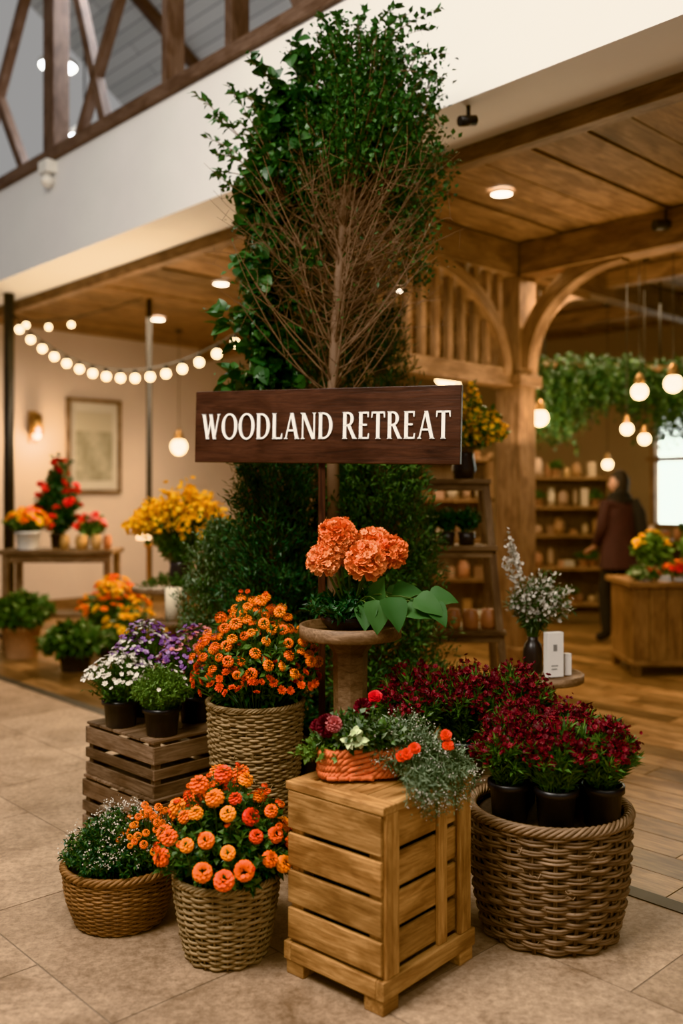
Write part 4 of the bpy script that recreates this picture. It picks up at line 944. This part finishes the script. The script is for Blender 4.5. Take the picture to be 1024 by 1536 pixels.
def ivy():
    mb=MB();a=np.array([1.74,8.55,2.68]);b=np.array([4.3,9.15,2.68])
    mb.beam(a,b,.06,.06,'oak_timber');mb.beam(a+[.05,.5,0],b+[0,.5,0],.06,.06,'oak_timber')
    for f in(.05,.5,.95):
        p=a+(b-a)*f;mb.tube([p,(p[0],p[1],3.6)],.01,'dark_metal',6);mb.beam(p,p+[0.05,.5,0],.05,.05,'oak_timber')
    n=900;f=U(0,1,n);P0=a+(b-a)*f[:,None]+np.stack([np.zeros(n),U(-.08,.55,n),U(-.02,.10,n)],1);L=U(.15,.62,n)*(1+.35*np.sin(f*14))
    P2=P0+np.stack([rng.normal(size=n)*.06,rng.normal(size=n)*.06-.05,-L],1);P1=(P0+P2)/2+rng.normal(size=P0.shape)*.04+[0,-.05,.06]
    stems(mb,P0,P1,P2,.003,.0015,'stem_green');leaves(mb,P0,P1,P2,26,LEAFR,.05,'leaf_dark',t0=0,jit=.02);leaves(mb,P0,P1,P2,7,LEAFR,.05,'leaf_mid',t0=.1,jit=.02)
    mb.build('hanging_ivy_trellis')
ivy()
mb=MB();p=NT(3.98,3.2,3.6)
mb.tube([p,p-[0,0,.06]],.012,'dark_metal');mb.tube([p+[-.05,-.02,-.09],p+[.04,.02,-.07]],.028,'dark_metal',14);mb.build('ceiling_spotlight')
mb=MB();mb.tube([(2.4,6.9,3.6),(2.4,6.9,3.5)],.015,'dark_metal');mb.tube([(2.3,6.86,3.47),(2.52,6.93,3.50)],.04,'dark_metal',14);mb.build('ceiling_spotlight')
mb=MB();p=NT(3.85,7.9,4.45);mb.lathe(p-[0,0,.16],[(.0005,-.05),(.04,-.03),(.06,0),(.06,.04),(.03,.06),(.03,.1)],'white_ceramic');mb.box(p,ANT,(-.05,-.08,-.08),(.05,.08,.03),'white_ceramic');mb.build('security_camera')
# ---------------------------------------------------------------- person
PX,PY=2.77,9.3
def person():
    par=empty('shopper_in_dark_coat',(PX,PY,0));yaw=.45
    cy,sy=math.cos(yaw),math.sin(yaw)
    def tr(p): return Vector((p[0]*cy-p[1]*sy,p[0]*sy+p[1]*cy,p[2]))
    def skin(name,verts,edges,rad,mat,root=0,sub=2):
        me=bpy.data.meshes.new(name);me.from_pydata([tr(v) for v in verts],edges,[]);ob=bpy.data.objects.new(name,me);S.collection.objects.link(ob);ob.parent=par
        m=ob.modifiers.new('skin','SKIN');m.use_smooth_shade=True
        for i,r in enumerate(rad):
            d=me.skin_vertices[0].data[i];d.radius=(r if isinstance(r,tuple) else (r,r));d.use_root=(i==root)
        s_=ob.modifiers.new('sub','SUBSURF');s_.levels=sub;s_.render_levels=sub;me.materials.append(MATS[mat]);return ob
    V=[(0,0,.93),(0,0,1.12),(0,.0,1.32),(0,.0,1.43),(0,.01,1.5),(0,.03,1.60),
       (.09,0,.86),(.10,.03,.48),(.10,-.03,.09),(.11,.10,.04),
       (-.09,0,.86),(-.10,.10,.49),(-.09,.08,.09),(-.11,.21,.04)]
    E=[(0,1),(1,2),(2,3),(3,4),(4,5),(0,6),(6,7),(7,8),(8,9),(0,10),(10,11),(11,12),(12,13)]
    skin('body',V,E,[.13,.12,.14,.08,.05,.05,.10,.075,.055,.045,.10,.075,.055,.045],'cloth_black')
    V=[(0,0,1.30),(0,0,1.40),(.17,0,1.385),(.215,.0,1.13),(.17,.15,.96),(-.17,0,1.385),(-.215,.02,1.13),(-.17,.16,.98)]
    skin('sleeves',V,[(0,1),(1,2),(2,3),(3,4),(1,5),(5,6),(6,7)],[.13,.10,.078,.062,.045,.078,.062,.045],'coat_maroon')
    for sgn in(1,-1):
        wx,wy,wz=sgn*.165,.16 if sgn>0 else .17,.955 if sgn>0 else .975
        V=[(wx,wy,wz),(wx,wy+.05,wz-.03)];E=[(0,1)];R=[.022,(.03,.016)]
        for k,(dx,l) in enumerate(((-.024,.062),(-.008,.074),(.008,.07),(.023,.055))):
            i=len(V);V+=[(wx+dx,wy+.085,wz-.045),(wx+dx*1.1,wy+.085+l*.5,wz-.065),(wx+dx*1.1,wy+.08+l*.7,wz-.10)];E+=[(1,i),(i,i+1),(i+1,i+2)];R+=[.009,.0085,.007]
        i=len(V);V+=[(wx-sgn*.035,wy+.05,wz-.03),(wx-sgn*.045,wy+.085,wz-.05)];E+=[(0,i),(i,i+1)];R+=[.010,.008]
        skin('hand_left' if sgn<0 else 'hand_right',V,E,R,'skin',sub=1)
    mb=MB()
    prof=[(.225,.76,.165),(.215,.84,.155),(.195,.98,.145),(.18,1.12,.13),(.188,1.25,.13),(.19,1.34,.125),(.155,1.41,.105),(.075,1.46,.07),(.06,1.49,.06)]
    n=len(prof);seg=32;th=np.arange(seg)*2*pi/seg;VV=[]
    for rx,z,ry in prof:
        fold=1+.05*np.cos(9*th+z*3)*max(0,(1.2-z))
        X=rx*np.cos(th)*fold;Y=ry*np.sin(th)*fold;VV.append(np.stack([X*cy-Y*sy,X*sy+Y*cy,np.full(seg,z)],1))
    VV=np.array(VV).reshape(-1,3)+np.array([PX,PY,0]);i=np.arange(n-1)[:,None];j=np.arange(seg)[None];j2=(j+1)%seg
    mb.add(VV,np.stack([i*seg+j,i*seg+j2,(i+1)*seg+j2,(i+1)*seg+j],-1).reshape(-1,4),'coat_maroon',.5,None,True)
    for k in range(3):
        a=np.linspace(0,2*pi,24,endpoint=False);X=(.085+.012*k)*np.cos(a);Y=(.08+.01*k)*np.sin(a);Zz=1.49-.03*k+.01*np.sin(a*2+k)
        mb.tube(np.stack([X*cy-Y*sy+PX,X*sy+Y*cy+PY,Zz],1),.026,'cloth_black',8,closed=True,ref=np.array([0,0,1.]))
    Q=[tuple(np.array(tr(p))+[PX,PY,0]) for p in((.10,-.08,1.44),(.14,-.11,1.30),(.16,-.13,1.12),(.17,-.15,.95),(.17,-.15,.88))]
    mb.tube(Q,[.05,.075,.07,.06,.05],'cloth_black',10)
    mb.build('coat',parent=par)
    hy=yaw+.5;ch,sh=math.cos(hy),math.sin(hy)
    def hd(X,Y,Zz): return np.stack([X*ch-Y*sh+PX,X*sh+Y*ch+PY+.03,Zz],-1)
    mb=MB();nr,ns=20,28;V=[]
    for i in range(nr+1):
        ph=pi*i/nr
        for j in range(ns):
            a=2*pi*j/ns;x=.074*math.sin(ph)*math.cos(a);y=.092*math.sin(ph)*math.sin(a);z=-.115*math.cos(ph)
            if z<0: x*=1+.25*z/.115*.9;y=y*(1+.1*z/.115)+.008
            if y>0 and abs(x)<.016:
                y+=.022*math.exp(-((z+.02)/.02)**2)*(1-abs(x)/.016); 
                y+=.006*math.exp(-((z+.058)/.012)**2)
            if y>0: y-=.006*math.exp(-((abs(x)-.03)/.012)**2-((z-.008)/.012)**2)
            V.append((x,y,z))
    V=np.array(V);V=hd(V[:,0],V[:,1],V[:,2]+1.605)
    i=np.arange(nr)[:,None];j=np.arange(ns)[None];j2=(j+1)%ns
    mb.add(V,np.stack([i*ns+j,i*ns+j2,(i+1)*ns+j2,(i+1)*ns+j],-1).reshape(-1,4),'skin',.5,None,True)
    for s_ in(1,-1):
        p=hd(np.array([s_*.03]),np.array([.083]),np.array([1.613]))[0];mb.lathe(p-[0,0,.009],[(.0002,0),(.009,.005),(.01,.009),(.009,.014),(.0002,.018)],'cloth_black',10)
        a=np.linspace(0,2*pi,10,endpoint=False);E=hd(np.full(10,s_*.076),-.005+.014*np.cos(a),1.6+.026*np.sin(a));mb.tube(E,.007,'skin',6,closed=True)
    p=hd(np.linspace(-.02,.02,5),np.full(5,.09)-.004*np.array([1,.2,0,.2,1]),np.full(5,1.55));mb.tube(p,.004,'petal_pink',6)
    mb.tube([hd(np.array([0]),np.array([-.01]),np.array([1.55]))[0],hd(np.array([0]),np.array([-.03]),np.array([1.46]))[0]],.048,'skin',12)
    V=[]
    for i in range(nr+1):
        ph=pi*i/nr
        for j in range(ns):
            a=2*pi*j/ns;sn=math.sin(a);low=-.10 if sn<.2 else .045
            z=-.122*math.cos(ph);z=max(z,low if sn<.2 else .05);rr=math.sqrt(max(0,1-(z/.124)**2)) if z>-.05 else .93
            V.append((.082*rr*math.cos(a),.1*rr*sn-.006,z+.004*math.sin(7*a)))
    V=np.array(V);V=hd(V[:,0],V[:,1],V[:,2]+1.612);i=np.arange(nr)[:,None];j=np.arange(ns)[None];j2=(j+1)%ns
    mb.add(V,np.stack([i*ns+j,i*ns+j2,(i+1)*ns+j2,(i+1)*ns+j],-1).reshape(-1,4),'hair_dark',.5,None,True)
    mb.build('head',parent=par)
person()
# ---------------------------------------------------------------- lights
def light(kind,name,loc,energy,col,size=.1,rot=(0,0,0),**k):
    l=bpy.data.lights.new(name,kind);l.energy=energy;l.color=col
    if kind=='AREA': l.size=size
    else: l.shadow_soft_size=size
    for a,b in k.items(): setattr(l,a,b)
    o=bpy.data.objects.new(name,l);o.location=loc;o.rotation_euler=rot;S.collection.objects.link(o);return o
W=(1,.76,.5)
light('AREA','overhead_key_fill',(-2.0,.9,5.6),350,(1,.92,.82),2.2,(math.radians(24),math.radians(-26),0))  # added unseen key light, gives the foreground soft light from upper left
light('AREA','mall_soft_fill',(2.4,-.5,5.2),80,(1,.92,.82),3,(math.radians(30),math.radians(18),0))  # added unseen fill for the mall side, no fixture modelled
for i,(x,y) in enumerate(DL): light('SPOT','downlight_lamp',(x,y,3.56),95,W,.08,spot_size=math.radians(125),spot_blend=.7)
for x,y,z,r,lt in PEND:
    if lt: light('POINT','pendant_lamp_light',(x,y,z-.16),16,W,.1)
light('POINT','sconce_light',tuple(NT(5.34,11.1,2.2)),16,W,.08)
light('POINT','floor_lamp_light',(-1.9,9.0,1.45),16,W,.12)
light('POINT','string_light_glow',(-1.9,8.3,2.4),22,W,.5)
light('AREA','shop_left_fill',(-1.6,9.4,3.4),90,W,2.0)  # added warm area fill under the left ceiling, no fixture
light('AREA','shop_right_fill',(2.6,8.6,3.3),65,W,2.0)  # added warm area fill under the right ceiling, no fixture
light('AREA','ceiling_bounce_fill_left',(-2.0,9.0,1.9),28,W,1.5,(pi,0,0))  # added upward fill standing in for bounce onto the left ceiling
light('AREA','ceiling_bounce_fill_right',(1.9,7.2,1.9),24,W,1.2,(pi,0,0))  # same added upward bounce fill for the right ceiling
light('AREA','mezzanine_fill',tuple(NT(5.4,7.5,6.2)),150,(.97,.97,1),2.5)  # added area fill brightening the mezzanine interior, apart from its dome lamps
w=bpy.data.worlds.new('World');S.world=w;w.use_nodes=True
bg=w.node_tree.nodes['Background'];bg.inputs[0].default_value=(.96,.94,.92,1);bg.inputs[1].default_value=.26
# ---------------------------------------------------------------- camera
cam=bpy.data.cameras.new('camera');co=bpy.data.objects.new('camera',cam);S.collection.objects.link(co)
co.location=(0,0,1.5);co.rotation_euler=(pi/2,0,0)
cam.sensor_fit='VERTICAL';cam.sensor_height=36;cam.lens=1400/1536*36;cam.shift_y=-28/1536
cam.dof.use_dof=True;cam.dof.focus_distance=3.4;cam.dof.aperture_fstop=1.1
S.camera=co
try:
    S.view_settings.view_transform='Khronos PBR Neutral'
except Exception:
    S.view_settings.view_transform='Standard'
S.view_settings.exposure=0.5
